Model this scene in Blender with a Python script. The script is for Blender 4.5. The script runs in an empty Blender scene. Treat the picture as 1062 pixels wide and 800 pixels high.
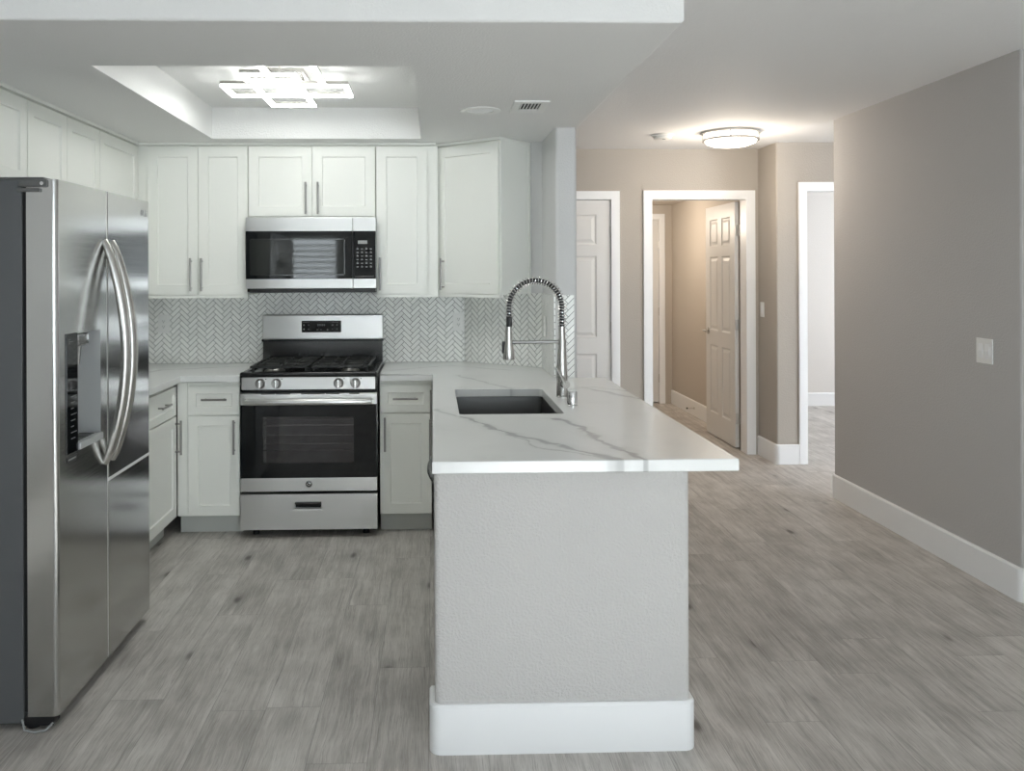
import bpy, bmesh, math, random
from mathutils import Vector, Matrix

random.seed(7)
S = bpy.context.scene
COL = S.collection
PI = math.pi

# ------------------------------------------------------------------ camera
F_PX, CAM_H, YAW, ROLL, PX, PY = 890.0, 1.465, math.radians(1.6), 0.00385, 474.0, 282.3
cd = bpy.data.cameras.new('camera'); cam = bpy.data.objects.new('camera', cd); COL.objects.link(cam)
cd.sensor_fit = 'HORIZONTAL'; cd.sensor_width = 36.0; cd.lens = 36.0 * F_PX / 1062.0
cd.shift_x = (531.0 - PX) / 1062.0; cd.shift_y = (PY - 400.0) / 1062.0
cd.clip_start = 0.05
Rv = Vector((math.cos(YAW), -math.sin(YAW), 0)); Fv = Vector((math.sin(YAW), math.cos(YAW), 0)); Uv = Vector((0, 0, 1))
cx = Rv * math.cos(ROLL) - Uv * math.sin(ROLL); cy = Rv * math.sin(ROLL) + Uv * math.cos(ROLL)
m = Matrix((cx, cy, -Fv)).transposed().to_4x4(); m.translation = (0, 0, CAM_H)
cam.matrix_world = m
S.camera = cam

# ------------------------------------------------------------------ light
S.view_settings.view_transform = 'Standard'; S.view_settings.look = 'None'
S.view_settings.gamma = 1.0; S.view_settings.use_curve_mapping = False
S.view_settings.exposure = 0.54
S.cycles.sample_clamp_indirect = 0.0; S.cycles.diffuse_bounces = 12; S.cycles.max_bounces = 16; S.cycles.glossy_bounces = 6
W = bpy.data.worlds.new('world'); S.world = W; W.use_nodes = True
W.node_tree.nodes['Background'].inputs[0].default_value = (0.88, 0.94, 1.0, 1)
W.node_tree.nodes['Background'].inputs[1].default_value = 7.2

def portal(name, loc, direction, sx, sy):      # guides the sampling of the sky through a window opening
    l = bpy.data.lights.new(name, 'AREA'); l.shape = 'RECTANGLE'; l.size = sx; l.size_y = sy
    l.cycles.is_portal = True
    o = bpy.data.objects.new(name, l); COL.objects.link(o); o.location = loc
    o.rotation_euler = Vector(direction).to_track_quat('-Z', 'Y').to_euler()
    return o

# daylight arriving through the windows of the living area and of the far room
portal('shutter_window_portal', (-1.85, -3.52, 1.425), (0, 1, 0), 0.8, 1.25)
portal('glass_door_portal', (1.6, -3.52, 1.05), (0, 1, 0), 2.4, 2.1)
portal('far_room_portal', (6.02, 7.95, 1.45), (-1, 0, 0), 1.5, 1.4)
sl = bpy.data.lights.new('sun', 'SUN'); sl.energy = 16.5; sl.angle = math.radians(0.6); sl.color = (0.96, 0.98, 1.0)
so = bpy.data.objects.new('sun', sl); COL.objects.link(so); so.location = (1, -8, 8)
so.rotation_euler = Vector((-0.10, 0.93, -0.355)).to_track_quat('-Z', 'Y').to_euler()  # low sun, added so floor bounce behind the camera lifts the ceilings

def point(name, loc, power, color, r=0.08):
    l = bpy.data.lights.new(name, 'POINT'); l.energy = power; l.color = color; l.shadow_soft_size = r
    o = bpy.data.objects.new(name, l); COL.objects.link(o); o.location = loc
    return o
point('bathroom_lamp_light', (1.9, 8.4, 1.95), 19, (1.0, 0.87, 0.72), 0.12)

LED_STRENGTH = 14.0
HALL_STRENGTH = 2.0

# ------------------------------------------------------------------ node helpers
class NT:
    def __init__(s, name):
        s.m = bpy.data.materials.new(name); s.m.use_nodes = True
        s.t = s.m.node_tree; s.b = s.t.nodes['Principled BSDF']; s.out = s.t.nodes['Material Output']
    def n(s, typ, **kw):
        x = s.t.nodes.new(typ)
        for k, v in kw.items(): setattr(x, k, v)
        return x
    def put(s, sock, v):
        if hasattr(v, 'is_output'): s.t.links.new(v, sock)
        else: sock.default_value = v
    def ma(s, op, a, b=0.0, c=0.0, clamp=False):
        x = s.n('ShaderNodeMath', operation=op); x.use_clamp = clamp
        s.put(x.inputs[0], a); s.put(x.inputs[1], b)
        if op in ('MULTIPLY_ADD', 'COMPARE', 'SMOOTH_MIN', 'WRAP'): s.put(x.inputs[2], c)
        return x.outputs[0]
    def add(s, a, b): return s.ma('ADD', a, b)
    def sub(s, a, b): return s.ma('SUBTRACT', a, b)
    def mul(s, a, b): return s.ma('MULTIPLY', a, b)
    def mix(s, fac, a, b):
        x = s.n('ShaderNodeMix', data_type='RGBA')
        s.put(x.inputs[0], fac); s.put(x.inputs[6], a); s.put(x.inputs[7], b)
        return x.outputs[2]
    def mixf(s, fac, a, b):
        x = s.n('ShaderNodeMix', data_type='FLOAT')
        s.put(x.inputs[0], fac); s.put(x.inputs[2], a); s.put(x.inputs[3], b)
        return x.outputs[0]
    def ramp(s, v, lo, hi, a=0.0, b=1.0):
        x = s.n('ShaderNodeMapRange', interpolation_type='SMOOTHSTEP')
        s.put(x.inputs[0], v); s.put(x.inputs[1], lo); s.put(x.inputs[2], hi); s.put(x.inputs[3], a); s.put(x.inputs[4], b)
        return x.outputs[0]
    def coord(s, which='Object'):
        return s.n('ShaderNodeTexCoord').outputs[which]
    def sep(s, v):
        x = s.n('ShaderNodeSeparateXYZ'); s.put(x.inputs[0], v); return x.outputs
    def comb(s, a, b, c):
        x = s.n('ShaderNodeCombineXYZ'); s.put(x.inputs[0], a); s.put(x.inputs[1], b); s.put(x.inputs[2], c); return x.outputs[0]
    def noise(s, v, scale, detail=2.0, rough=0.5):
        x = s.n('ShaderNodeTexNoise'); s.put(x.inputs['Vector'], v); x.inputs['Scale'].default_value = scale
        x.inputs['Detail'].default_value = detail; x.inputs['Roughness'].default_value = rough
        return x.outputs[0]
    def white(s, v):
        x = s.n('ShaderNodeTexWhiteNoise', noise_dimensions='3D'); s.put(x.inputs[0], v); return x.outputs[0]
    def bump(s, h, strength=0.2, dist=0.002):
        x = s.n('ShaderNodeBump'); x.inputs['Strength'].default_value = strength; x.inputs['Distance'].default_value = dist
        s.put(x.inputs['Height'], h); s.t.links.new(x.outputs[0], s.b.inputs['Normal'])
    def col(s, v): s.put(s.b.inputs['Base Color'], v)
    def rough(s, v): s.put(s.b.inputs['Roughness'], v)
    def metal(s, v): s.b.inputs['Metallic'].default_value = v

def rgb(r, g, b):      # sRGB 0..255 -> linear
    f = lambda c: (c / 255) / 12.92 if c / 255 <= 0.04045 else ((c / 255 + 0.055) / 1.055) ** 2.4
    return (f(r), f(g), f(b), 1)

MAT = {}
def simple(name, color, rough=0.5, metal=0.0, spec=None):
    k = NT(name); k.col(color); k.rough(rough); k.metal(metal)
    # a whisper of procedural unevenness in the finish
    v = k.noise(k.coord(), 35, 2)
    k.rough(k.mixf(v, max(0.02, rough - 0.03), min(1, rough + 0.03)))
    if spec is not None: k.b.inputs['Specular IOR Level'].default_value = spec
    MAT[name] = k.m; return k.m

def paint(name, color, scale=110, strength=0.22, rough=0.75):
    k = NT(name); c = k.coord()
    k.col(color); k.rough(rough)
    a = k.ramp(k.noise(c, scale, 2), 0.42, 0.62); b = k.noise(c, scale * 2.6, 1)
    k.bump(k.add(a, k.mul(b, 0.35)), strength, 0.0025)
    MAT[name] = k.m; return k.m

paint('wall_paint', rgb(185, 183, 182))
paint('lamp_tinted_paint', rgb(174, 167, 158))  # wall paint warmed and darkened to carry the hall lamp's tint
paint('wing_paint', rgb(214, 214, 214), 120, 0.25)
paint('living_paint', rgb(222, 221, 219))
paint('peninsula_paint', rgb(189, 187, 185), 120, 0.5)
paint('soffit_paint', rgb(232, 232, 231), 120, 0.25)
paint('ceiling_paint', rgb(234, 234, 234), 90, 0.25)
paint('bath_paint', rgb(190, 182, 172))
paint('bright_room_paint', rgb(216, 212, 208))
simple('trim_white', rgb(236, 237, 238), 0.38)
simple('door_white', rgb(218, 217, 215), 0.42)
simple('cabinet_white', rgb(236, 237, 232), 0.38)
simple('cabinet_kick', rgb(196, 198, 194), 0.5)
simple('plate_white', rgb(232, 232, 230), 0.35)
simple('pull_steel', (0.34, 0.33, 0.32, 1), 0.3, 1.0)
simple('nickel', (0.58, 0.57, 0.55, 1), 0.25, 1.0)
simple('chrome', (0.72, 0.72, 0.72, 1), 0.12, 1.0)
simple('hinge_steel', (0.60, 0.59, 0.57, 1), 0.35, 1.0)
simple('black_enamel', (0.008, 0.008, 0.009, 1), 0.16)
simple('black_plastic', (0.010, 0.010, 0.011, 1), 0.4)
simple('black_glass', (0.006, 0.007, 0.008, 1), 0.025)
simple('cast_iron', (0.016, 0.017, 0.016, 1), 0.5)
simple('fridge_side', rgb(96, 98, 100), 0.45, 0.35)
simple('hinge_dark', rgb(92, 93, 92), 0.4)
simple('micro_window', (0.022, 0.024, 0.023, 1), 0.025)
simple('dark_gap', (0.006, 0.006, 0.006, 1), 0.8)
simple('mark_grey', rgb(112, 114, 114), 0.5)
simple('button_grey', rgb(150, 152, 152), 0.5)
simple('dispenser_grey', rgb(190, 192, 192), 0.35, 0.3)
simple('rubber', (0.012, 0.012, 0.012, 1), 0.6)
simple('oven_inside', (0.10, 0.095, 0.105, 1), 0.4, 0.4)
simple('shutter_white', rgb(235, 235, 233), 0.45)
simple('sink_steel', (0.10, 0.10, 0.098, 1), 0.38, 0.85)

def steel(name, color, rough, axis):      # brushed stainless: fine streaks along one axis
    k = NT(name); c = k.sep(k.coord())
    sc = {'x': (1.5, 260, 260), 'y': (260, 1.5, 260), 'z': (260, 260, 1.5)}[axis]
    v = k.comb(k.mul(c[0], sc[0]), k.mul(c[1], sc[1]), k.mul(c[2], sc[2]))
    n = k.noise(v, 1.0, 2)
    k.col(color); k.metal(1.0)
    k.rough(k.mixf(n, rough - 0.05, rough + 0.07)); k.bump(n, 0.04, 0.0006)
    MAT[name] = k.m
steel('stainless', (0.68, 0.68, 0.67, 1), 0.33, 'x')
steel('stainless_fridge', (0.55, 0.55, 0.54, 1), 0.16, 'y')
steel('stainless_dark', (0.10, 0.10, 0.10, 1), 0.18, 'x')

def glow(name, color, strength):
    k = NT(name); k.col(color); k.b.inputs['Emission Color'].default_value = color
    k.b.inputs['Emission Strength'].default_value = strength; MAT[name] = k.m
glow('led_white', (0.98, 1.0, 0.97, 1), LED_STRENGTH)
glow('lamp_glass', (1.0, 0.93, 0.83, 1), HALL_STRENGTH)

def clear_glass(name, tint, gloss_rough, fac):
    k = NT(name); t = k.n('ShaderNodeBsdfTransparent'); t.inputs[0].default_value = tint
    g = k.n('ShaderNodeBsdfGlossy'); g.inputs['Roughness'].default_value = gloss_rough
    w = k.n('ShaderNodeLayerWeight'); w.inputs[0].default_value = 0.5
    refl = k.add(k.mul(k.ma('POWER', w.outputs['Facing'], 5.0), 0.9), 0.035 + fac)
    x = k.n('ShaderNodeMixShader'); k.put(x.inputs[0], refl)
    k.t.links.new(t.outputs[0], x.inputs[1]); k.t.links.new(g.outputs[0], x.inputs[2])
    k.t.links.new(x.outputs[0], k.out.inputs[0]); MAT[name] = k.m
clear_glass('window_glass', (0.95, 0.97, 0.97, 1), 0.02, 0.0)
clear_glass('oven_glass', (0.62, 0.60, 0.63, 1), 0.04, 0.06)

# grey oak plank floor, boards along Y
def floor_mat():
    k = NT('oak_planks'); c = k.sep(k.coord()); x, y = c[0], c[1]
    PW, PL = 0.182, 1.22
    u = k.ma('DIVIDE', k.add(x, 10.03), PW); row = k.ma('FLOOR', u); fu = k.ma('FRACT', u)
    off = k.white(k.comb(row, 3.7, 1.1))
    v = k.add(k.ma('DIVIDE', k.add(y, 20.0), PL), off); idx = k.ma('FLOOR', v); fv = k.ma('FRACT', v)
    r1 = k.white(k.comb(row, idx, 0.5)); r2 = k.white(k.comb(row, idx, 7.5))
    # grain: long streaks, wandering sideways, shifted per board
    sh = k.mul(r2, 37.0)
    wob = k.mul(k.sub(k.noise(k.comb(k.add(x, sh), k.mul(y, 0.8), sh), 4.0, 3), 0.5), 0.035)
    gx = k.add(k.add(x, wob), sh)
    fine = k.noise(k.comb(k.mul(gx, 300), k.mul(y, 9.0), sh), 1.0, 4, 0.65)
    mid = k.noise(k.comb(k.mul(gx, 45), k.mul(y, 2.2), sh), 1.0, 4, 0.6)
    blotch = k.noise(k.comb(k.add(x, sh), k.mul(y, 0.7), 0.0), 6.0, 4)
    vor = k.n('ShaderNodeTexVoronoi'); vor.inputs['Scale'].default_value = 1.0
    kx = k.add(k.mul(k.add(x, sh), 6.5), k.mul(fine, 0.10)); ky = k.add(k.mul(y, 2.6), k.mul(mid, 0.10))
    k.put(vor.inputs['Vector'], k.comb(kx, ky, sh))
    kd = vor.outputs['Distance']; pick = k.ramp(k.sep(vor.outputs['Color'])[0], 0.38, 0.45)
    knot = k.mul(k.ramp(kd, 0.04, 0.15, 1, 0), pick)
    ring = k.mul(k.ramp(kd, 0.05, 0.42, 1, 0), pick)
    streak = k.mul(k.ramp(k.noise(k.comb(k.mul(gx, 60), k.mul(y, 1.4), k.add(sh, 5.0)), 1.0, 3, 0.6), 0.60, 0.72), 0.5)
    pores = k.mul(k.ramp(k.noise(k.comb(k.mul(gx, 420), k.mul(y, 14.0), sh), 1.0, 2, 0.5), 0.60, 0.72), 0.45)
    t = k.add(k.mul(mid, 0.42), k.mul(fine, 0.52)); t = k.add(t, k.mul(blotch, 0.45))
    t = k.add(t, k.mul(k.sub(r1, 0.5), 0.10))
    t = k.ramp(t, 0.42, 1.0)
    colr = k.mix(t, rgb(152, 147, 142), rgb(212, 208, 203))
    colr = k.mix(pores, colr, rgb(122, 117, 112))
    colr = k.mix(streak, colr, rgb(128, 124, 120))
    colr = k.mix(k.mul(ring, 0.35), colr, rgb(118, 113, 109))
    colr = k.mix(k.mul(knot, 0.75), colr, rgb(74, 69, 65))
    eu = k.ma('MINIMUM', fu, k.sub(1.0, fu)); ev = k.ma('MINIMUM', fv, k.sub(1.0, fv))
    seam = k.ma('MAXIMUM', k.ramp(k.mul(eu, PW), 0.0003, 0.0016, 1, 0), k.ramp(k.mul(ev, PL), 0.0003, 0.0016, 1, 0))
    colr = k.mix(k.mul(seam, 0.45), colr, rgb(80, 77, 73))
    k.col(colr); k.rough(k.mixf(t, 0.50, 0.40)); k.b.inputs['Specular IOR Level'].default_value = 0.18
    k.bump(k.sub(k.mul(t, 0.4), seam), 0.10, 0.002)
    MAT['oak_planks'] = k.m
floor_mat()

# herringbone tile (3:1) at 45 degrees, from UV in metres
def tile_mat():
    k = NT('herringbone_tile'); c = k.sep(k.coord('UV'))
    w = 0.0254; q = 0.70710678 / w
    a = k.add(k.mul(k.add(c[0], c[1]), q), 600.0); b = k.add(k.mul(k.sub(c[1], c[0]), q), 600.0)
    i, j = k.ma('FLOOR', a), k.ma('FLOOR', b); fa, fb = k.ma('FRACT', a), k.ma('FRACT', b)
    kk = k.ma('FLOORED_MODULO', k.add(k.sub(i, j), 0.25), 6.0); kk = k.ma('FLOOR', kk)
    hor = k.ma('LESS_THAN', kk, 2.5)
    al_h = k.add(kk, fa); al_v = k.add(k.sub(5.0, kk), fb)
    along = k.mixf(hor, al_v, al_h); across = k.mixf(hor, fa, fb)
    e = k.ma('MINIMUM', k.ma('MINIMUM', along, k.sub(3.0, along)), k.ma('MINIMUM', across, k.sub(1.0, across)))
    ti = k.mixf(hor, i, k.sub(i, kk)); tj = k.mixf(hor, k.sub(j, k.sub(5.0, kk)), j)
    r = k.white(k.comb(ti, tj, hor))
    g = k.ramp(e, 0.028, 0.060, 1, 0)
    colr = k.mix(r, rgb(236, 237, 234), rgb(248, 249, 246))
    k.col(k.mix(g, colr, rgb(50, 50, 49))); k.rough(k.mixf(g, 0.22, 0.8))
    k.bump(k.ramp(e, 0.03, 0.14), 0.35, 0.0015)
    MAT['herringbone_tile'] = k.m
tile_mat()

# white quartz with a few grey veins running through the slab
VEINS = [([(0.118, 3.364), (0.246, 3.053), (0.277, 2.997), (0.404, 2.838), (0.509, 2.653), (0.572, 2.568)], 0.011, 0.75),
         ([(0.473, 3.324), (0.542, 3.133), (0.56, 2.863), (0.611, 2.648), (0.663, 2.538)], 0.013, 0.80),
         ([(0.277, 2.997), (0.345, 2.778), (0.507, 2.639)], 0.006, 0.5),
         ([(0.131, 4.753), (0.252, 4.453), (0.385, 4.152)], 0.012, 0.45),
         ([(0.737, 4.201), (0.82, 4.027), (0.927, 3.806)], 0.012, 0.6),
         ([(0.66, 4.16), (0.80, 4.21), (0.93, 4.02)], 0.008, 0.5),
         ([(0.009, 3.583), (0.096, 3.387), (0.15, 3.36)], 0.009, 0.4),
         ([(-1.95, 4.1), (-1.75, 4.6), (-1.6, 5.1), (-1.15, 5.3)], 0.012, 0.4),
         ([(-0.25, 5.0), (0.1, 5.25), (0.45, 4.95)], 0.010, 0.35)]
def quartz_mat():
    k = NT('veined_quartz'); c0 = k.coord(); c = k.sep(c0)
    n1 = k.n('ShaderNodeTexNoise'); n1.inputs['Scale'].default_value = 7.0; n1.inputs['Detail'].default_value = 4
    flat = k.comb(c[0], c[1], 0.0); k.put(n1.inputs['Vector'], flat)
    w = k.sep(n1.outputs['Color'])
    x = k.add(c[0], k.mul(k.sub(w[0], 0.5), 0.10)); y = k.add(c[1], k.mul(k.sub(w[1], 0.5), 0.10))
    width = k.mixf(k.ramp(k.noise(flat, 9.0, 2), 0.3, 0.7), 0.25, 1.5)
    total = None
    for pts, wd, amt in VEINS:
        dm = None
        for (ax, ay), (bx_, by_) in zip(pts, pts[1:]):
            dx, dy = bx_ - ax, by_ - ay; L2 = dx * dx + dy * dy
            px, py = k.sub(x, ax), k.sub(y, ay)
            t = k.ma('DIVIDE', k.add(k.mul(px, dx), k.mul(py, dy)), L2, clamp=True)
            ex, ey = k.sub(px, k.mul(t, dx)), k.sub(py, k.mul(t, dy))
            d = k.ma('SQRT', k.add(k.mul(ex, ex), k.mul(ey, ey)))
            dm = d if dm is None else k.ma('MINIMUM', dm, d)
        core = k.ramp(k.ma('DIVIDE', dm, k.mul(width, wd * 1.5)), 0.2, 1.3, amt * 0.9, 0)
        halo = k.ramp(dm, 0.0, wd * 5, amt * 0.22, 0)
        v = k.ma('MAXIMUM', core, halo)
        total = v if total is None else k.ma('MAXIMUM', total, v)
    cloud = k.mul(k.ramp(k.noise(flat, 3.0, 4), 0.5, 0.8), 0.12)
    colr = k.mix(k.ma('MAXIMUM', total, cloud), rgb(225, 226, 225), rgb(146, 146, 146))
    k.col(colr); k.rough(0.2); k.b.inputs['Specular IOR Level'].default_value = 0.35
    MAT['veined_quartz'] = k.m
quartz_mat()

# ------------------------------------------------------------------ mesh helpers
OFF = {}          # world position of each parent Empty / part origin
class MB:
    def __init__(s, M=None): s.bm = bmesh.new(); s.M = M or Matrix(); s.wn = False
    def v(s, p): return s.bm.verts.new(s.M @ Vector(p))
    def f(s, vs):
        try: return s.bm.faces.new(vs)
        except ValueError: return None
    def quad(s, *ps): return s.f([s.v(p) for p in ps])
    def box(s, x0, x1, y0, y1, z0, z1, bev=0.0, seg=2):
        vs = [s.v((x, y, z)) for z in (z0, z1) for y in (y0, y1) for x in (x0, x1)]
        fs = [s.f([vs[i] for i in q]) for q in ((0, 2, 3, 1), (4, 5, 7, 6), (0, 1, 5, 4), (2, 6, 7, 3), (0, 4, 6, 2), (1, 3, 7, 5))]
        if bev:
            s.wn = True
            bmesh.ops.bevel(s.bm, geom=list({e for f in fs for e in f.edges}), offset=bev, segments=seg, affect='EDGES', profile=0.5)
        return s
    def prism(s, pts, z0, z1, bev_vert=None):
        lo = [s.v((p[0], p[1], z0)) for p in pts]; hi = [s.v((p[0], p[1], z1)) for p in pts]
        n = len(pts)
        s.f(lo[::-1]); s.f(hi)
        for i in range(n): s.f([lo[i], lo[(i + 1) % n], hi[(i + 1) % n], hi[i]])
        return s
    def cyl(s, p0, p1, r0, r1=None, n=20, caps=True):
        r1 = r0 if r1 is None else r1
        p0, p1 = Vector(p0), Vector(p1); d = (p1 - p0).normalized()
        a = d.orthogonal().normalized(); b = d.cross(a)
        A = [s.v(p0 + (a * math.cos(2 * PI * i / n) + b * math.sin(2 * PI * i / n)) * r0) for i in range(n)]
        B = [s.v(p1 + (a * math.cos(2 * PI * i / n) + b * math.sin(2 * PI * i / n)) * r1) for i in range(n)]
        for i in range(n): s.f([A[i], A[(i + 1) % n], B[(i + 1) % n], B[i]])
        if caps: s.f(A[::-1]); s.f(B)
        return s
    def lathe(s, c, axis, prof, n=32):      # prof: (radius, height along axis)
        c = Vector(c); d = Vector(axis).normalized(); a = d.orthogonal().normalized(); b = d.cross(a)
        rings = []
        for r, h in prof:
            if r < 1e-6: rings.append([s.v(c + d * h)])
            else: rings.append([s.v(c + d * h + (a * math.cos(2 * PI * i / n) + b * math.sin(2 * PI * i / n)) * r) for i in range(n)])
        for P, Q in zip(rings, rings[1:]):
            for i in range(n):
                j = (i + 1) % n
                if len(P) == 1 and len(Q) == 1: continue
                if len(P) == 1: s.f([P[0], Q[j], Q[i]])
                elif len(Q) == 1: s.f([P[i], P[j], Q[0]])
                else: s.f([P[i], P[j], Q[j], Q[i]])
        return s
    def tube(s, pts, r, n=12, sx=1.0, up=None):      # sweep; r number or list; sx flattens
        pts = [Vector(p) for p in pts]; N = len(pts); rings = []
        prev = None
        for i, p in enumerate(pts):
            d = (pts[min(i + 1, N - 1)] - pts[max(i - 1, 0)]).normalized()
            if up is not None: a = Vector(up) - d * d.dot(Vector(up)); a.normalize()
            elif prev is None: a = d.orthogonal().normalized()
            else: a = (prev - d * d.dot(prev)).normalized()
            prev = a; b = d.cross(a); rr = r[i] if isinstance(r, (list, tuple)) else r
            rings.append([s.v(p + a * math.cos(2 * PI * q / n) * rr + b * math.sin(2 * PI * q / n) * rr * sx) for q in range(n)])
        for P, Q in zip(rings, rings[1:]):
            for i in range(n): s.f([P[i], P[(i + 1) % n], Q[(i + 1) % n], Q[i]])
        s.f(rings[0][::-1]); s.f(rings[-1])
        return s
    def bevel_edges(s, test, off, seg=4):
        es = [e for e in s.bm.edges if test(e)]; s.wn = True
        if es: bmesh.ops.bevel(s.bm, geom=es, offset=off, segments=seg, affect='EDGES', profile=0.5)
        return s
    def build(s, name, mat, parent=None, smooth=True, angle=35):
        bm = s.bm
        bmesh.ops.recalc_face_normals(bm, faces=bm.faces[:])
        o0 = OFF.get(parent.name, Vector()) if parent else Vector()
        if o0.length: bmesh.ops.translate(bm, verts=bm.verts[:], vec=-o0)
        me = bpy.data.meshes.new(name); bm.to_mesh(me); bm.free()
        if smooth:
            for p in me.polygons: p.use_smooth = True
            try: me.set_sharp_from_angle(angle=math.radians(angle))
            except Exception: pass
        me.materials.append(MAT[mat] if isinstance(mat, str) else mat)
        o = bpy.data.objects.new(name, me); COL.objects.link(o)
        if smooth and s.wn:
            wm = o.modifiers.new('weighted_normal', 'WEIGHTED_NORMAL'); wm.keep_sharp = True; wm.weight = 100
        if parent: o.parent = parent
        OFF[o.name] = o0
        return o

def tag(o, label, cat, group=None):
    o['label'] = label; o['category'] = cat
    if group: o['group'] = group
    return o
def thing(name, label, cat, loc, group=None):
    o = bpy.data.objects.new(name, None); COL.objects.link(o); o.location = loc; o.empty_display_size = 0.05
    OFF[o.name] = Vector(loc); return tag(o, label, cat, group)
def struct(o, label, cat='structure'):
    o['kind'] = 'structure'; o['label'] = label; o['category'] = cat; return o
def sthing(name, label, cat, loc):
    o = bpy.data.objects.new(name, None); COL.objects.link(o); o.location = loc; OFF[o.name] = Vector(loc); return struct(o, label, cat)
def bx(name, mat, parent, *a, bev=0.0, seg=2): return MB().box(*a, bev=bev, seg=seg).build(name, mat, parent)
def sbox(name, mat, label, cat, *a, bev=0.0): return struct(bx(name, mat, None, *a, bev=bev), label, cat)
def vert_edge(e): 
    a, b = e.verts; return abs(a.co.x - b.co.x) < 1e-5 and abs(a.co.y - b.co.y) < 1e-5
def front_frame(x, y, z):      # local (u, n, v): u = +X, outward = -Y, v = +Z
    return Matrix(((1, 0, 0, x), (0, -1, 0, y), (0, 0, 1, z), (0, 0, 0, 1)))
def side_frame(x, y, z):       # u = +Y, outward = +X
    return Matrix(((0, 1, 0, x), (1, 0, 0, y), (0, 0, 1, z), (0, 0, 0, 1)))
def left_frame(x, y, z):       # u = +Y, outward = -X
    return Matrix(((0, -1, 0, x), (1, 0, 0, y), (0, 0, 1, z), (0, 0, 0, 1)))

def slab_with_panels(mb, w, h, t, panels, steps, back=False):
    """front slab w x h, thickness t (front plane at n = t) whose cells in `panels` step in and out; steps: (inset, depth)"""
    us = sorted({0, w, *[p[0] for p in panels], *[p[1] for p in panels]}); vs = sorted({0, h, *[p[2] for p in panels], *[p[3] for p in panels]})
    for n0, sg in ((t, -1),) + (((0, 1),) if back else ()):
        for a, b in zip(us, us[1:]):
            for c, d in zip(vs, vs[1:]):
                if any(p[0] - 1e-6 <= a and b <= p[1] + 1e-6 and p[2] - 1e-6 <= c and d <= p[3] + 1e-6 for p in panels): continue
                mb.quad((a, n0, c), (b, n0, c), (b, n0, d), (a, n0, d))
        for (a, b, c, d) in panels:
            prev = [mb.v(q) for q in ((a, n0, c), (b, n0, c), (b, n0, d), (a, n0, d))]
            for ins, dep in steps:
                cur = [mb.v(q) for q in ((a + ins, n0 + sg * dep, c + ins), (b - ins, n0 + sg * dep, c + ins), (b - ins, n0 + sg * dep, d - ins), (a + ins, n0 + sg * dep, d - ins))]
                for i in range(4): mb.f([prev[i], prev[(i + 1) % 4], cur[(i + 1) % 4], cur[i]])
                prev = cur
            mb.f(prev)
    P = [(0, 0), (w, 0), (w, h), (0, h)]
    for i in range(4):
        (a, c), (b, d) = P[i], P[(i + 1) % 4]
        mb.quad((a, 0, c), (b, 0, d), (b, t, d), (a, t, c))
    if not back: mb.quad((0, 0, 0), (0, 0, h), (w, 0, h), (w, 0, 0))
    bmesh.ops.remove_doubles(mb.bm, verts=mb.bm.verts[:], dist=1e-5)

def shaker(name, M, w, h, parent, stile=0.058, t=0.02, mat='cabinet_white'):
    mb = MB(M); slab_with_panels(mb, w, h, t, [(stile, w - stile, stile, h - stile)], [(0.004, 0.009)])
    mb.bevel_edges(lambda e: False, 0)
    return mb.build(name, mat, parent, smooth=False)

def pull(M, u, v, length, vertical, parent, n0=0.02):
    mb = MB(M); L = length / 2; g = L - 0.018
    for s_ in (-g, g):
        p = (u, n0, v + s_) if vertical else (u + s_, n0, v)
        mb.cyl(p, (p[0], n0 + 0.030, p[2]), 0.0045, n=10)
    a, b = ((u, n0 + 0.03, v - L), (u, n0 + 0.03, v + L)) if vertical else ((u - L, n0 + 0.03, v), (u + L, n0 + 0.03, v))
    mb.cyl(a, b, 0.006, n=12)
    return mb.build('handle', 'pull_steel', parent)

# ------------------------------------------------------------------ the room
CEIL, SOF, TOP, UND = 2.438, 2.24, 0.895, 0.857
sbox('floor', 'oak_planks', 'grey oak plank floor running through kitchen and hall', 'floor', -3.3, 6.1, -3.6, 9.7, -0.05, 0.0)
sbox('ceiling', 'ceiling_paint', 'flat pale ceiling over the living area and hall', 'ceiling', -3.3, 6.1, -3.6, 9.7, CEIL, CEIL + 0.06)

def soffit():
    mb = MB(); mb.wn = True
    I = [(-1.27, 3.235), (-0.066, 3.235), (-0.066, 4.985), (-1.27, 4.985)]
    X0, X1, Y0, Y1 = -2.05, 0.785, 2.655, 5.46
    def ring(d, z): return [mb.v(p) for p in ((X0 + d, Y0 + d, z), (X1 - d, Y0 + d, z), (X1 - d, Y1 - d, z), (X0 + d, Y1 - d, z))]
    r = 0.012; rings = [[mb.v((*p, 2.42)) for p in I], [mb.v((*p, SOF)) for p in I]]
    for k_ in range(5):
        an = math.radians(90 * k_ / 4); rings.append(ring(r - r * math.sin(an), SOF + r - r * math.cos(an)))
    rings.append(ring(0, CEIL - 0.001))
    for A, B in zip(rings, rings[1:]):
        for q in range(4): mb.f([A[q], A[(q + 1) % 4], B[(q + 1) % 4], B[q]])
    mb.f(rings[0]); mb.f(rings[-1])
    return struct(mb.build('ceiling_soffit', 'soffit_paint'), 'dropped kitchen ceiling with a deep rectangular light recess', 'ceiling')
soffit()

sbox('wall_kitchen', 'wall_paint', 'kitchen wall behind the range and cabinets', 'wall', -2.15, 0.775, 5.46, 5.58, 0, CEIL)
sbox('wall_left', 'wall_paint', 'side wall behind the refrigerator and the short counter', 'wall', -2.15, -2.05, 2.0, 5.46, 0, CEIL)
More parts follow.
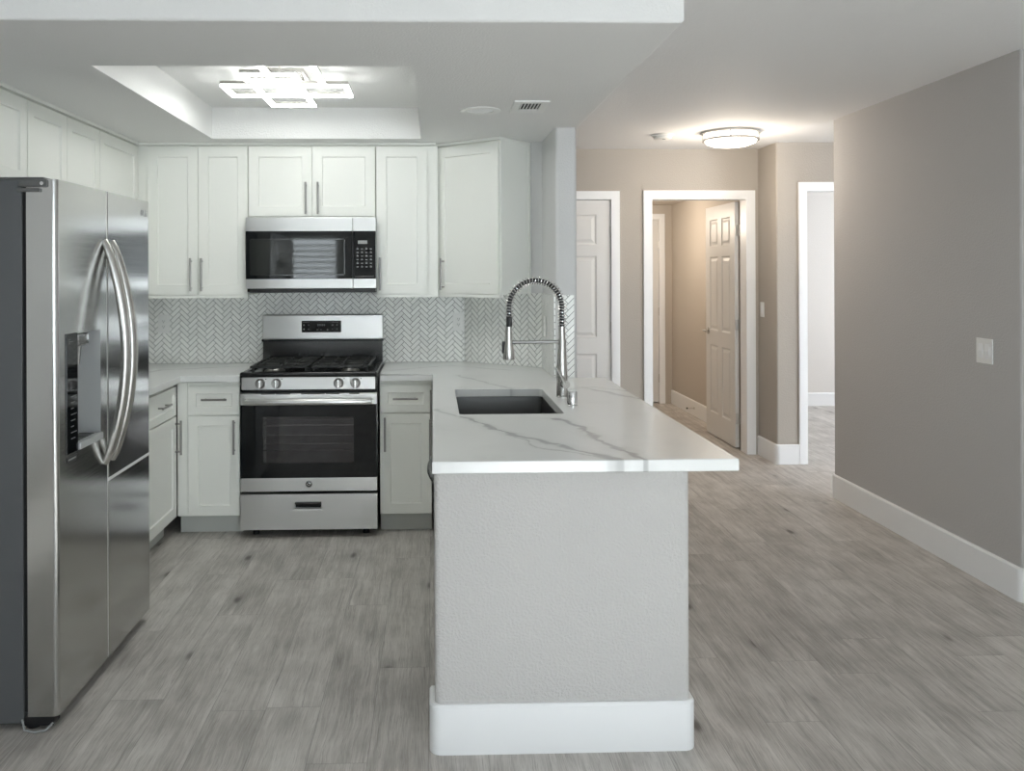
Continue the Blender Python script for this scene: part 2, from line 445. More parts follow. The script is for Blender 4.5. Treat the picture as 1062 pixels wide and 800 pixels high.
# wing wall with the diagonal kitchen corner
mb = MB().prism([(0.20, 5.46), (0.65, 5.08), (0.66, 4.60), (0.775, 4.60), (0.775, 5.46)], 0.0, SOF)
mb.bevel_edges(lambda e: vert_edge(e) and e.verts[0].co.y < 4.7, 0.018, 5)
struct(mb.build('wall_wing', 'wing_paint'), 'narrow wing wall ending the kitchen beside the hall', 'wall')
# half-height drywall around the end of the peninsula
mb = MB().prism([(0.0, 2.615), (0.785, 2.615), (0.785, 4.598), (0.672, 4.598), (0.672, 2.73), (0.0, 2.73)], 0.0, UND - 0.001)
mb.bevel_edges(lambda e: vert_edge(e) and e.verts[0].co.y < 2.65, 0.018, 5)
struct(mb.build('wall_peninsula', 'peninsula_paint'), 'half-height textured drywall end of the peninsula under the worktop', 'wall')

def arc_path(pts, r, n=6):     # round the inner points of an open polyline
    out = [Vector(pts[0])]
    for a, b, c in zip(pts, pts[1:], pts[2:]):
        a, b, c = Vector(a), Vector(b), Vector(c); d0 = (a - b).normalized(); d1 = (c - b).normalized()
        half = math.acos(max(-1, min(1, d0.dot(d1)))) / 2; k = r / math.tan(half)
        p, q = b + d0 * k, b + d1 * k; ce = b + (d0 + d1).normalized() * (r / math.sin(half))
        for i in range(n + 1):
            t = i / n; w = (p - ce).lerp(q - ce, t).normalized() * r; out.append(ce + w)
    out.append(Vector(pts[-1])); return out
def baseboard(name, pts, label, r=0.03, h=0.15, th=0.016, side=1):
    """skirting along a polyline of the wall face; side=+1 puts the board to the left of the path"""
    P = arc_path(pts, r) if len(pts) > 2 else [Vector(p) for p in pts]
    mb = MB(); N = len(P); prof = [(0.0, 0.0), (th, 0.0), (th, h - 0.008), (th - 0.006, h), (0.0, h)]
    rings = []
    for i, p in enumerate(P):
        d = (P[min(i + 1, N - 1)] - P[max(i - 1, 0)]).normalized(); nrm = Vector((-d.y, d.x)) * side
        rings.append([mb.v((p.x + nrm.x * o, p.y + nrm.y * o, z)) for o, z in prof])
    for A, B in zip(rings, rings[1:]):
        for i in range(len(prof)): mb.f([A[i], A[(i + 1) % 5], B[(i + 1) % 5], B[i]])
    mb.f(rings[0]); mb.f(rings[-1][::-1])
    return struct(mb.build(name, 'trim_white'), label, 'baseboard')
baseboard('baseboard_peninsula', [(0.0, 2.73), (0.0, 2.615), (0.785, 2.615), (0.785, 4.598)], 'white baseboard wrapping the peninsula end', side=-1, r=0.022)

# long wall on the hall side and the corner it turns
mb = MB().prism([(2.589, 3.705), (4.2, 3.705), (4.2, 3.85), (2.71, 3.85), (2.71, 5.485), (2.589, 5.485)], 0, CEIL)
mb.bevel_edges(lambda e: vert_edge(e) and e.verts[0].co.x < 2.6, 0.018, 5)
struct(mb.build('wall_right', 'wall_paint'), 'long greige wall with a switch plate beside the hall', 'wall')
baseboard('baseboard_right', [(4.18, 3.705), (2.589, 3.705), (2.589, 5.485), (2.71, 5.485)], 'white baseboard along the long greige wall', side=1, r=0.022)
# hall
HY = 6.79
D1 = (0.655, 1.417); D2 = (1.745, 2.50); DH = 2.038
def wall_y(name, y0, y1, x0, x1, openings, mat, label, top=CEIL):
    mb = MB(); x = x0
    for a, b, h in openings:
        mb.box(x, a, y0, y1, 0, top); mb.box(a, b, y0, y1, h, top); x = b
    mb.box(x, x1, y0, y1, 0, top)
    return struct(mb.build(name, mat), label, 'wall')
wall_y('wall_hall', HY, HY + 0.115, -0.6, 2.60, [(D1[0] - 0.02, D1[1] + 0.02, DH + 0.02), (D2[0] - 0.02, D2[1] + 0.02, DH + 0.02)], 'lamp_tinted_paint', 'hall wall holding two door frames')
sbox('wall_hall_end', 'wall_paint', 'closing wall of the hall behind the kitchen', 'wall', -0.7, -0.6, 5.58, 6.905, 0, CEIL)
OY = 6.43
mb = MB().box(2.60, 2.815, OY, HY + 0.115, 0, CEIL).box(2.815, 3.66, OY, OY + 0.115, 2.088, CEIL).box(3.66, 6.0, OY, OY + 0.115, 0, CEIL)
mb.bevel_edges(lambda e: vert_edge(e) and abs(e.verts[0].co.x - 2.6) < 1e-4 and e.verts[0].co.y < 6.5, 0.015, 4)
struct(mb.build('wall_jog', 'lamp_tinted_paint'), 'jogged hall wall around the opening to the bright room', 'wall')
sbox('wall_passage', 'wall_paint', 'short wall closing the passage behind the long greige wall', 'wall', 5.9, 6.0, 3.85, 6.43, 0, CEIL)
baseboard('baseboard_jog', [(2.60, 6.785), (2.60, OY), (2.768, OY)], 'white baseboard turning the corner of the jogged wall', side=-1, r=0.022)
baseboard('baseboard_hall', [(1.485, HY), (1.672, HY)], 'white baseboard between the two hall doors', side=-1)

def casing(parent, x0, x1, ztop, y, w=0.066, t=0.018, name='casing'):
    mb = MB(); prof = [(0, 0), (0, t * 0.55), (w * 0.25, t * 0.75), (w * 0.7, t), (w, t), (w, 0)]
    def leg(pts):      # each pt: function of profile coord -> (x, z)
        rings = [[mb.v((p(o)[0], y - d, p(o)[1])) for o, d in prof] for p in pts]
        for A, B in zip(rings, rings[1:]):
            for i in range(6): mb.f([A[i], A[(i + 1) % 6], B[(i + 1) % 6], B[i]])
        mb.f(rings[0]); mb.f(rings[-1][::-1])
    leg([lambda o: (x0 - o, 0.0), lambda o: (x0 - o, ztop + o), lambda o: (x1 + o, ztop + o), lambda o: (x1 + o, 0.0)])
    return mb.build(name, 'trim_white', parent)
def jamb(parent, x0, x1, ztop, y0, y1, t=0.018):
    mb = MB().box(x0 - t, x0, y0, y1, 0, ztop + t).box(x1, x1 + t, y0, y1, 0, ztop + t).box(x0, x1, y0, y1, ztop, ztop + t)
    return mb.build('jamb', 'trim_white', parent)
def six_panel(name, M, w, h, parent, t=0.035):
    st, mid = 0.112, 0.10; pw = (w - 2 * st - mid) / 2
    cols = [(st, st + pw), (st + pw + mid, w - st)]
    rows = [(0.20, 0.80), (0.93, 1.58), (1.67, h - 0.115)]
    mb = MB(M); slab_with_panels(mb, w, h, t, [(a, b, c, d) for a, b in cols for c, d in rows], [(0.010, 0.007), (0.020, 0.007), (0.042, 0.001)], back=True)
    return mb.build(name, 'door_white', parent, smooth=False)
def hinges(parent, pts, axis):      # knuckle and leaf
    for x, y, z in pts:
        mb = MB().cyl((x, y, z - 0.045), (x, y, z + 0.045), 0.007, n=10)
        if axis == 'x': mb.box(x - 0.03, x + 0.03, y + 0.002, y + 0.006, z - 0.045, z + 0.045)
        else: mb.box(x + 0.002, x + 0.006, y - 0.005, y + 0.05, z - 0.045, z + 0.045)
        mb.build('hinge', 'hinge_steel', parent)
def lever(parent, M, n0):
    mb = MB(M).lathe((0, n0, 0), (0, 1, 0), [(0, 0), (0.030, 0), (0.030, 0.008), (0.012, 0.012), (0.011, 0.045), (0, 0.045)], 24)
    mb.tube([(0, n0 + 0.045, 0), (0.03, n0 + 0.05, 0), (0.075, n0 + 0.048, -0.002), (0.105, n0 + 0.044, -0.004)], [0.011, 0.010, 0.009, 0.007], 12)
    return mb.build('door_handle', 'nickel', parent)

d = sthing('door_1', 'closed white six-panel door half hidden by the wing wall', 'door', (D1[0], HY, 0))
casing(d, D1[0], D1[1], DH, HY); jamb(d, D1[0], D1[1], DH, HY, HY + 0.115)
six_panel('leaf', front_frame(D1[0] + 0.003, HY + 0.045, 0.01), D1[1] - D1[0] - 0.006, DH - 0.014, d)
hinges(d, [(D1[1] - 0.001, HY + 0.006, z) for z in (0.27, 1.02, 1.78)], 'none')
lever(d, front_frame(D1[0] + 0.07, HY + 0.045, 0.95), 0.035)

d = sthing('door_2', 'white six-panel door standing open into the warm-lit room', 'door', (D2[0], HY, 0))
casing(d, D2[0], D2[1], DH, HY, 0.07); jamb(d, D2[0], D2[1], DH, HY, HY + 0.115)
casing(d, D2[0], D2[1], DH, HY + 0.115 + 0.018, 0.066, name='rear_casing')
LX = 2.481
six_panel('leaf', left_frame(LX + 0.035, HY + 0.205, 0.012), 0.745, DH - 0.016, d)
hinges(d, [(LX + 0.03, HY + 0.188, z) for z in (0.25, 1.02, 1.80)], 'x')
mbM = left_frame(LX + 0.035, HY + 0.205 + 0.675, 0.93)
lv = MB(mbM).lathe((0, 0.035, 0), (0, 1, 0), [(0, 0), (0.030, 0), (0.030, 0.008), (0.012, 0.012), (0.011, 0.045), (0, 0.045)], 24)
lv.tube([(0, 0.08, 0), (-0.03, 0.085, 0), (-0.075, 0.083, -0.002), (-0.105, 0.079, -0.004)], [0.011, 0.010, 0.009, 0.007], 12)
lv.build('door_handle', 'nickel', d)

# warm-lit room beyond door 2
BY = 9.45
sbox('wall_bath_right', 'bath_paint', 'warm side wall of the small room behind the open door', 'wall', 2.65, 2.70, HY + 0.115, BY, 0, CEIL)
sbox('wall_bath_left', 'bath_paint', 'hidden side wall of the small warm room', 'wall', 0.9, 1.0, HY + 0.165, BY, 0, CEIL)
wall_y('wall_bath_back', BY, BY + 0.1, 0.9, 2.70, [(1.80, 2.525, 2.06)], 'bath_paint', 'end wall of the small warm room')
sbox('ceiling_bath', 'bath_paint', 'lowered ceiling of the small warm room', 'ceiling', 1.0, 2.65, HY + 0.115, BY, 2.20, 2.23)
d = sthing('door_3', 'pale closed door at the end of the small warm room', 'door', (1.82, BY, 0))
casing(d, 1.82, 2.505, 2.04, BY, 0.062); jamb(d, 1.82, 2.505, 2.04, BY, BY + 0.10)
bx('leaf', 'door_white', d, 1.823, 2.502, BY + 0.012, BY + 0.047, 0.012, 2.036, bev=0.002)
hinges(d, [(2.503, BY + 0.002, z) for z in (0.28, 1.02, 1.76)], 'none')
baseboard('baseboard_bath', [(2.65, 8.0), (2.65, BY)], 'white baseboard along the warm side wall', side=1)
sbox('light_leak_block_bath', 'bath_paint', 'unseen panel added to stop light leaking round the pale end door', 'wall', 1.5, 2.7, BY + 0.102, BY + 0.16, 0, CEIL)  # added backing, keeps sky light out of the gap under the door
sbox('light_leak_block_hall', 'bath_paint', 'unseen panel added to stop light leaking round the closed hall door', 'wall', D1[0] - 0.1, D1[1] + 0.1, HY + 0.117, HY + 0.16, 0, CEIL)  # added backing right behind the leaf, blocks sky light at its gaps
t = thing('door_stop', 'small spring door stop on the baseboard in the warm-lit room', 'door stop', (2.634, 8.6, 0.08))
mb = MB()
pts = [Vector((2.634 - 0.005 - 0.065 * i / 70, 8.6 + 0.006 * math.cos(i * 0.9), 0.08 + 0.006 * math.sin(i * 0.9))) for i in range(71)]
mb.tube(pts, 0.0016, 6).cyl((2.634, 8.6, 0.08), (2.627, 8.6, 0.08), 0.011, n=14); mb.build('spring', 'hinge_steel', t)
MB().cyl((2.566, 8.6, 0.08), (2.552, 8.6, 0.08), 0.008, n=12).build('rubber_tip', 'rubber', t)

# bright room beyond the cased opening
d = sthing('trim_1', 'white casing around the opening to the bright room', 'door frame', (2.84, OY, 0))
casing(d, 2.833, 3.642, 2.07, OY); jamb(d, 2.833, 3.642, 2.07, OY, OY + 0.115)
sbox('wall_far', 'bright_room_paint', 'sunlit far wall seen through the cased opening', 'wall', 2.70, 6.0, 9.2, 9.3, 0, CEIL)
sbox('wall_far_side', 'bright_room_paint', 'side wall of the bright room', 'wall', 2.70, 2.80, HY + 0.115, 9.2, 0, CEIL)
baseboard('baseboard_far', [(2.80, 9.2), (6.0, 9.2)], 'white baseboard of the bright room', side=-1, h=0.14)
def win_wall_x(name, x0, x1, y0, y1, wy0, wy1, wz0, wz1, mat, label):
    mb = MB().box(x0, x1, y0, wy0, 0, CEIL).box(x0, x1, wy1, y1, 0, CEIL).box(x0, x1, wy0, wy1, 0, wz0).box(x0, x1, wy0, wy1, wz1, CEIL)
    return struct(mb.build(name, mat), label, 'wall')
win_wall_x('wall_far_window', 5.90, 6.0, 6.43, 9.2, 7.2, 8.7, 0.75, 2.15, 'bright_room_paint', 'window wall of the bright room')

# living area behind the viewpoint, with the daylight windows
mb = MB()
xs = [(-3.3, -2.25), (-1.45, 0.4), (2.8, 4.3)]
for a, b in xs: mb.box(a, b, -3.5, -3.4, 0, CEIL)
mb.box(-2.25, -1.45, -3.5, -3.4, 0, 0.8).box(-2.25, -1.45, -3.5, -3.4, 2.05, CEIL).box(0.4, 2.8, -3.5, -3.4, 2.1, CEIL)
struct(mb.build('wall_living_windows', 'living_paint'), 'living area wall with a shuttered window and a glass door', 'wall')
sbox('wall_living_left', 'living_paint', 'living area side wall', 'wall', -3.3, -3.2, -3.4, 2.0, 0, CEIL)
sbox('wall_living_return', 'living_paint', 'short return wall before the refrigerator', 'wall', -3.3, -2.05, 2.0, 2.1, 0, CEIL)
sbox('wall_living_right', 'living_paint', 'living area wall opposite the kitchen side', 'wall', 4.2, 4.3, -3.4, 3.85, 0, CEIL)
w1 = sthing('window_1', 'shuttered living area window', 'window', (-1.85, -3.45, 0.8))
mb = MB().box(-2.25, -2.18, -3.46, -3.40, 0.8, 2.05).box(-1.52, -1.45, -3.46, -3.40, 0.8, 2.05).box(-2.18, -1.52, -3.46, -3.40, 0.8, 0.87).box(-2.18, -1.52, -3.46, -3.40, 1.98, 2.05)
mb.build('window_frame', 'shutter_white', w1)
mb = MB(); z = 0.92
while z < 1.96:
    ring_ = [(-3.465, z - 0.022), (-3.460, z - 0.026), (-3.405, z + 0.018), (-3.410, z + 0.022)]
    A = [mb.v((-2.175, y_, z_)) for y_, z_ in ring_]; B = [mb.v((-1.525, y_, z_)) for y_, z_ in ring_]
    for i in range(4): mb.f([A[i], A[(i + 1) % 4], B[(i + 1) % 4], B[i]])
    mb.f(A[::-1]); mb.f(B); z += 0.088
mb.build('shutter_louvers', 'shutter_white', w1)
bx('window_pane', 'window_glass', w1, -2.25, -1.45, -3.49, -3.484, 0.8, 2.05)
w2 = sthing('window_2', 'glass sliding door of the living area', 'window', (1.6, -3.45, 0))
mb = MB()
for a, b in ((0.4, 0.46), (1.57, 1.63), (2.74, 2.8)): mb.box(a, b, -3.47, -3.42, 0, 2.1)
mb.box(0.46, 2.74, -3.47, -3.42, 0, 0.07).box(0.46, 2.74, -3.47, -3.42, 2.04, 2.1); mb.build('window_frame', 'trim_white', w2)
bx('window_pane', 'window_glass', w2, 0.46, 2.74, -3.49, -3.484, 0.07, 2.04)

# ------------------------------------------------------------------ backsplash
def tile_panel(mb, uvl, p0, p1, z0, z1, th=0.007, u0=0.0):
    p0, p1 = Vector(p0), Vector(p1); d = (p1 - p0); L = d.length; d.normalize(); nrm = Vector((d.y, -d.x))
    vs = []
    for o in (0.0, th):
        for u, z in ((0, z0), (L, z0), (L, z1), (0, z1)):
            q = p0 + d * u + nrm * o; vs.append((mb.v((q.x, q.y, z)), u + u0, z))
    for q in ((0, 1, 2, 3), (4, 5, 6, 7), (0, 1, 5, 4), (1, 2, 6, 5), (2, 3, 7, 6), (3, 0, 4, 7)):
        f = mb.f([vs[i][0] for i in q])
        for lp, i in zip(f.loops, q): lp[uvl].uv = (vs[i][1], vs[i][2])
mb = MB(); uvl = mb.bm.loops.layers.uv.new('UVMap')
tile_panel(mb, uvl, (-2.05, 5.46), (0.20, 5.46), TOP + 0.0015, 1.36, u0=0.02)
tile_panel(mb, uvl, (-2.05, 3.75), (-2.05, 5.453), TOP + 0.0015, 1.36)
tile_panel(mb, uvl, (0.20, 5.46), (0.65, 5.08), TOP + 0.0015, 1.338, u0=0.31)
tile_panel(mb, uvl, (0.65, 5.08), (0.6596, 4.62), TOP + 0.0015, 1.338, u0=0.9)
tile_panel(mb, uvl, (0.680, 4.60), (0.757, 4.60), TOP + 0.0015, 1.338, u0=0.17)
struct(mb.build('wall_backsplash', 'herringbone_tile', smooth=False), 'white herringbone tile backsplash with dark grout', 'backsplash')

# ------------------------------------------------------------------ worktops
def poly_slab(name, outer, hole, z0, z1, mat, bev=0.004):
    mb = MB(); bm = mb.bm
    def loop(P, z): return [bm.verts.new((p[0], p[1], z)) for p in P]
    loops_top = [loop(outer, z1)] + ([loop(hole, z1)] if hole else []); loops_bot = [loop(outer, z0)] + ([loop(hole, z0)] if hole else [])
    for L in (loops_top, loops_bot):
        es = []
        for l in L:
            for i in range(len(l)): es.append(bm.edges.new((l[i], l[(i + 1) % len(l)])))
        bmesh.ops.triangle_fill(bm, use_beauty=True, use_dissolve=False, edges=es)
    for A, B in zip(loops_top, loops_bot):
        for i in range(len(A)): mb.f([A[i], A[(i + 1) % len(A)], B[(i + 1) % len(A)], B[i]])
    if bev:
        mb.bevel_edges(lambda e: len(e.link_faces) == 2 and abs(e.verts[0].co.z - e.verts[1].co.z) < 1e-6 and e.calc_face_angle(0) > 1.0, bev, 2)
    return mb.build(name, mat, smooth=True, angle=30)
def rrect(x0, x1, y0, y1, r, n=5):
    out = []
    for cx_, cy_, a0 in ((x1 - r, y0 + r, -90), (x1 - r, y1 - r, 0), (x0 + r, y1 - r, 90), (x0 + r, y0 + r, 180)):
        for i in range(n + 1):
            a = math.radians(a0 + 90 * i / n); out.append((cx_ + r * math.cos(a), cy_ + r * math.sin(a)))
    return out
SX0, SX1, SY0, SY1 = 0.104, 0.526, 3.435, 4.17
o = poly_slab('worktop', [(-0.005, 2.58), (0.926, 2.58), (0.926, 4.595), (0.656, 4.595), (0.640, 5.078), (0.20, 5.451), (-0.298, 5.451), (-0.298, 4.795), (-0.005, 4.795)],
              rrect(SX0, SX1, SY0, SY1, 0.02), UND, TOP, 'veined_quartz')
tag(o, 'grey-veined white quartz peninsula worktop with the sink cut into it', 'worktop')
o = poly_slab('worktop', [(-2.042, 3.72), (-1.40, 3.72), (-1.40, 4.795), (-1.077, 4.795), (-1.077, 5.451), (-2.042, 5.451)], None, UND, TOP, 'veined_quartz')
tag(o, 'short L-shaped white quartz worktop between the refrigerator and the range', 'worktop')

# sink
t = thing('kitchen_sink', 'dark undermount sink set into the peninsula worktop', 'sink', (0.315, 3.80, 0.64))
mb = MB(); ro, ri, z0, z1 = rrect(SX0 - 0.025, SX1 + 0.025, SY0 - 0.025, SY1 + 0.025, 0.03), rrect(SX0 - 0.004, SX1 + 0.004, SY0 - 0.004, SY1 + 0.004, 0.022), 0.64, UND - 0.001
rb = rrect(SX0 + 0.012, SX1 - 0.012, SY0 + 0.012, SY1 - 0.012, 0.03)
loops = [[mb.v((*p, z)) for p in P] for P, z in ((rb, z0 - 0.012), (ro, z0), (ro, z1), (ri, z1), (rb, z0))]
for A, B in zip(loops, loops[1:]):
    for i in range(len(A)): mb.f([A[i], A[(i + 1) % len(A)], B[(i + 1) % len(A)], B[i]])
mb.f(loops[-1]); mb.f(loops[0][::-1])
mb.build('basin', 'sink_steel', t)
MB().lathe((0.315, 3.95, 0.6405), (0, 0, 1), [(0, 0.001), (0.03, 0.001), (0.036, 0.004), (0.045, 0.004), (0.045, 0.0), (0, 0)], 24).build('drain', 'chrome', t)

# ------------------------------------------------------------------ base cabinets
def carcass(parent, x0, x1, y0, y1, front, toe=0.075, kick=0.105, mat='cabinet_white'):
    """hollow box with side panels, bottom and recessed toe kick; front = '-y' or '+x' or '-x'"""
    mb = MB(); t = 0.018
    mb.box(x0, x1, y0, y1, kick, kick + t)
    if front == '-y':
        mb.box(x0, x0 + t, y0, y1, kick + t, UND).box(x1 - t, x1, y0, y1, kick + t, UND).box(x0 + t, x1 - t, y1 - t, y1, kick + t, UND)
        mb.box(x0 + t, x1 - t, y0, y0 + t, UND - 0.03, UND).box(x0 + t, x1 - t, y0, y0 + t, 0.66, 0.68)
        k = (x0, x1, y0 + toe - 0.02, y1, 0, kick)
    else:
        xa, xb = (x0, x0 + t) if front == '+x' else (x1 - t, x1)
        xf = (x1 - t, x1) if front == '+x' else (x0, x0 + t)
        mb.box(x0, x1, y0, y0 + t, kick + t, UND).box(x0, x1, y1 - t, y1, kick + t, UND).box(xa, xb, y0 + t, y1 - t, kick + t, UND)
        mb.box(*xf, y0 + t, y1 - t, UND - 0.03, UND)
        k = (x0, x1 - toe + 0.02, y0, y1, 0, kick) if front == '+x' else (x0 + toe - 0.02, x1, y0, y1, 0, kick)
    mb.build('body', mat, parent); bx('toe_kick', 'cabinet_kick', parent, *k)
FY = 4.84      # carcass front of the range wall
t = thing('base_cabinet', 'white drawer-and-door base cabinet tucked between range and peninsula', 'cabinet', (-0.16, FY, 0))
carcass(t, -0.302, -0.012, FY, 5.44, '-y')
dr = shaker('drawer', front_frame(-0.300, FY, 0.680), 0.286, 0.152, t, stile=0.042); pull(front_frame(-0.300, FY, 0.680), 0.143, 0.078, 0.14, False, dr)
dd = shaker('door', front_frame(-0.300, FY, 0.112), 0.286, 0.560, t, stile=0.055); pull(front_frame(-0.300, FY, 0.112), 0.028, 0.448, 0.19, True, dd)
t = thing('base_cabinet', 'white drawer-and-door base cabinet on the corner side of the range', 'cabinet', (-1.23, FY, 0))
carcass(t, -1.43, -1.082, FY, 5.44, '-y')
bx('filler', 'cabinet_white', t, -1.428, -1.372, FY - 0.012, FY, 0.112, UND - 0.002)
dr = shaker('drawer', front_frame(-1.368, FY, 0.676), 0.286, 0.158, t, stile=0.042); pull(front_frame(-1.368, FY, 0.676), 0.150, 0.085, 0.14, False, dr)
dd = shaker('door', front_frame(-1.368, FY, 0.112), 0.286, 0.556, t, stile=0.055); pull(front_frame(-1.368, FY, 0.112), 0.258, 0.44, 0.19, True, dd)
def left_run(y0, y1, label, hs):
    t = thing('base_cabinet', label, 'cabinet', (-1.74, y0, 0))
    carcass(t, -2.04, -1.45, y0, y1, '+x')
    dr = shaker('drawer', side_frame(-1.45, y0 + 0.004, 0.676), y1 - y0 - 0.02, 0.158, t, stile=0.042); pull(side_frame(-1.45, y0 + 0.004, 0.676), (y1 - y0) / 2 - 0.01, 0.085, 0.15, False, dr)
    dd = shaker('door', side_frame(-1.45, y0 + 0.004, 0.112), y1 - y0 - 0.02, 0.556, t); pull(side_frame(-1.45, y0 + 0.004, 0.112), hs, 0.44, 0.19, True, dd)
left_run(4.30, 4.828, 'white base cabinet of the short side counter, turned toward the peninsula', 0.49)
left_run(3.73, 4.296, 'white base cabinet close behind the refrigerator under the side counter', 0.05)
# kitchen side of the peninsula
t = thing('base_cabinet', 'sink base cabinet facing the kitchen aisle inside the peninsula', 'cabinet', (0.33, 3.34, 0))
carcass(t, 0.035, 0.66, 3.342, 4.255, '-x')
for k_ in range(2):
    M = left_frame(0.035, 3.346 + k_ * 0.455, 0.112); dd = shaker('door', M, 0.450, 0.735, t); pull(M, 0.42 if k_ == 0 else 0.03, 0.60, 0.19, True, dd, 0.02)
t = thing('base_cabinet', 'blind corner base cabinet between the sink cabinet and back wall', 'cabinet', (0.33, 4.26, 0))
carcass(t, 0.035, 0.62, 4.26, 4.83, '-x')
M = left_frame(0.035, 4.264, 0.112); dd = shaker('door', M, 0.56, 0.735, t); pull(M, 0.53, 0.60, 0.19, True, dd)
t = thing('dishwasher', 'stainless dishwasher in the peninsula with only its bowed handle showing', 'dishwasher', (0.33, 2.74, 0))
bx('body', 'black_plastic', t, 0.06, 0.65, 2.738, 3.334, 0.03, 0.85)
bx('door', 'stainless', t, 0.018, 0.058, 2.740, 3.332, 0.115, 0.852, bev=0.006)
bx('toe_kick', 'black_plastic', t, 0.075, 0.10, 2.742, 3.330, 0.0, 0.03)
P = [(0.020 - 0.034 * math.sin(PI * i / 20) ** 0.7 if 0 < i < 20 else 0.02, 2.79 + 0.49 * i / 20, 0.772) for i in range(21)]
MB().tube(P, 0.010, 10).build('handle', 'stainless_dark', t)

# ------------------------------------------------------------------ wall cabinets
UZ0, UZ1 = 1.338, 2.212
def upper_back(label, x0, x1, z0, doors, pulls, box_z0=None):
    t = thing('wall_cabinet', label, 'cabinet', ((x0 + x1) / 2, 5.30, z0))
    bx('body', 'cabinet_white', t, x0, x1, 5.14, 5.455, z0 - 0.004, 2.222)
    for (a, b), (pu, pv, L) in zip(doors, pulls):
        M = front_frame(a, 5.14, z0); dd = shaker('door', M, b - a, UZ1 - z0, t); pull(M, pu - a, pv - z0, L, True, dd)
    bx('light_rail', 'cabinet_white', t, x0, x1, 5.125, 5.14, z0 - 0.022, z0 - 0.004)
    return t
upper_back('tall two-door white wall cabinet over the corner counter', -1.688, -1.097, UZ0, [(-1.686, -1.391), (-1.388, -1.098)], [(-1.428, 1.455, 0.195), (-1.365, 1.455, 0.195)])
upper_back('short two-door white wall cabinet above the microwave', -1.093, -0.342, 1.80, [(-1.091, -0.718), (-0.715, -0.344)], [(-0.752, 1.906, 0.19), (-0.680, 1.906, 0.19)])
upper_back('narrow single-door white wall cabinet between microwave and corner', -0.338, 0.030, UZ0, [(-0.335, -0.035)], [(-0.315, 1.455, 0.195)])
# diagonal corner cabinet on the angled wall
e = Vector((0.45, -0.38, 0)).normalized(); nn = Vector((-0.38, -0.45, 0)).normalized()
t = thing('wall_cabinet', 'single-door white wall cabinet set at an angle in the corner', 'cabinet', (0.30, 5.05, UZ0))
base = Vector((0.20, 5.46, 0)) + e * 0.035 + nn * 0.004
M = Matrix(((e.x, nn.x, 0, base.x), (e.y, nn.y, 0, base.y), (0, 0, 1, UZ0), (0, 0, 0, 1)))
CW = 0.470
MB(M).box(0, CW, 0, 0.295, -0.004, 0.884).build('body', 'cabinet_white', t)
M2 = M @ Matrix.Translation((0.003, 0.295, 0)); dd = shaker('door', M2, CW - 0.012, UZ1 - UZ0, t); pull(M2, 0.054, 0.115, 0.19, True, dd)
MB(M).box(CW, CW + 0.006, 0.0, 0.022, -0.02, 0.884).build('scribe_strip', 'cabinet_white', t)
MB(M).box(0, CW, 0.28, 0.315, -0.022, -0.004).build('light_rail', 'cabinet_white', t)
MB(M).box(0, CW + 0.006, 0.0, 0.325, 0.884, 0.900).build('crown', 'cabinet_white', t)
# side run
def upper_left(label, y0, y1, z0, doors, pulls):
    t = thing('wall_cabinet', label, 'cabinet', (-1.9, (y0 + y1) / 2, z0))
    bx('body', 'cabinet_white', t, -2.045, -1.76, y0, y1, z0, 2.222)
    for (a, b), pu in zip(doors, pulls):
        M = side_frame(-1.76, a, z0 + 0.003); dd = shaker('door', M, b - a, UZ1 - z0 - 0.003, t)
        pull(M, pu, 0.12, 0.19, True, dd)
upper_left('white wall cabinet in the kitchen corner beside the tall two-door cabinet', 4.541, 5.13, UZ0, [(4.543, 5.123)], [0.03])
upper_left('two-door white wall cabinet in the middle of the side run', 3.738, 4.538, UZ0, [(3.741, 4.136), (4.140, 4.535)], [0.36, 0.03])
upper_left('white wall cabinet high above the refrigerator body', 2.82, 3.735, 1.84, [(2.823, 3.275), (3.279, 3.732)], [0.42, 0.03])
bx_ = MB().box(-1.76, -1.690, 5.132, 5.15, UZ0, 2.222).build('corner_filler', 'cabinet_white')
tag(bx_, 'narrow white filler strip in the corner between two wall cabinets', 'filler strip')
mb = MB().box(-2.045, -1.735, 2.82, 5.115, 2.223, 2.239).box(-2.045, 0.02, 5.115, 5.455, 2.223, 2.239)
o = mb.build('cabinet_crown', 'cabinet_white'); tag(o, 'thin white crown strip between wall cabinets and dropped ceiling', 'crown molding')

# ------------------------------------------------------------------ refrigerator
FX, FB = -1.205, -1.318        # door face, body front
FY0, FY1, SEAM = 2.785, 3.682, 3.212
t = thing('refrigerator', 'stainless side-by-side refrigerator with an ice dispenser', 'refrigerator', (-1.65, 3.23, 0))
bx('body', 'fridge_side', t, -2.02, FB, FY0 + 0.006, FY1 - 0.006, 0.02, 1.768, bev=0.004)
bx('gasket', 'dark_gap', t, FB, FB + 0.016, FY0 + 0.012, FY1 - 0.012, 0.055, 1.752)
bx('kick_plate', 'black_plastic', t, FB - 0.02, FB + 0.07, FY0 + 0.03, FY1 - 0.03, 0.008, 0.042)
def door_profile(y0, y1, r0, r1):
    pts = [(FB + 0.016, y0)]
    for r, yc, s0 in ((r0, y0 + r0, 0), (r1, y1 - r1, 1)):
        for i in range(6):
            a = math.radians(90 * i / 5)
            if s0 == 0: pts.append((FX - r + r * math.sin(a), yc - r * math.cos(a)))
            else: pts.append((FX - r + r * math.cos(a), yc + r * math.sin(a)))
    pts.append((FB + 0.016, y1)); return pts
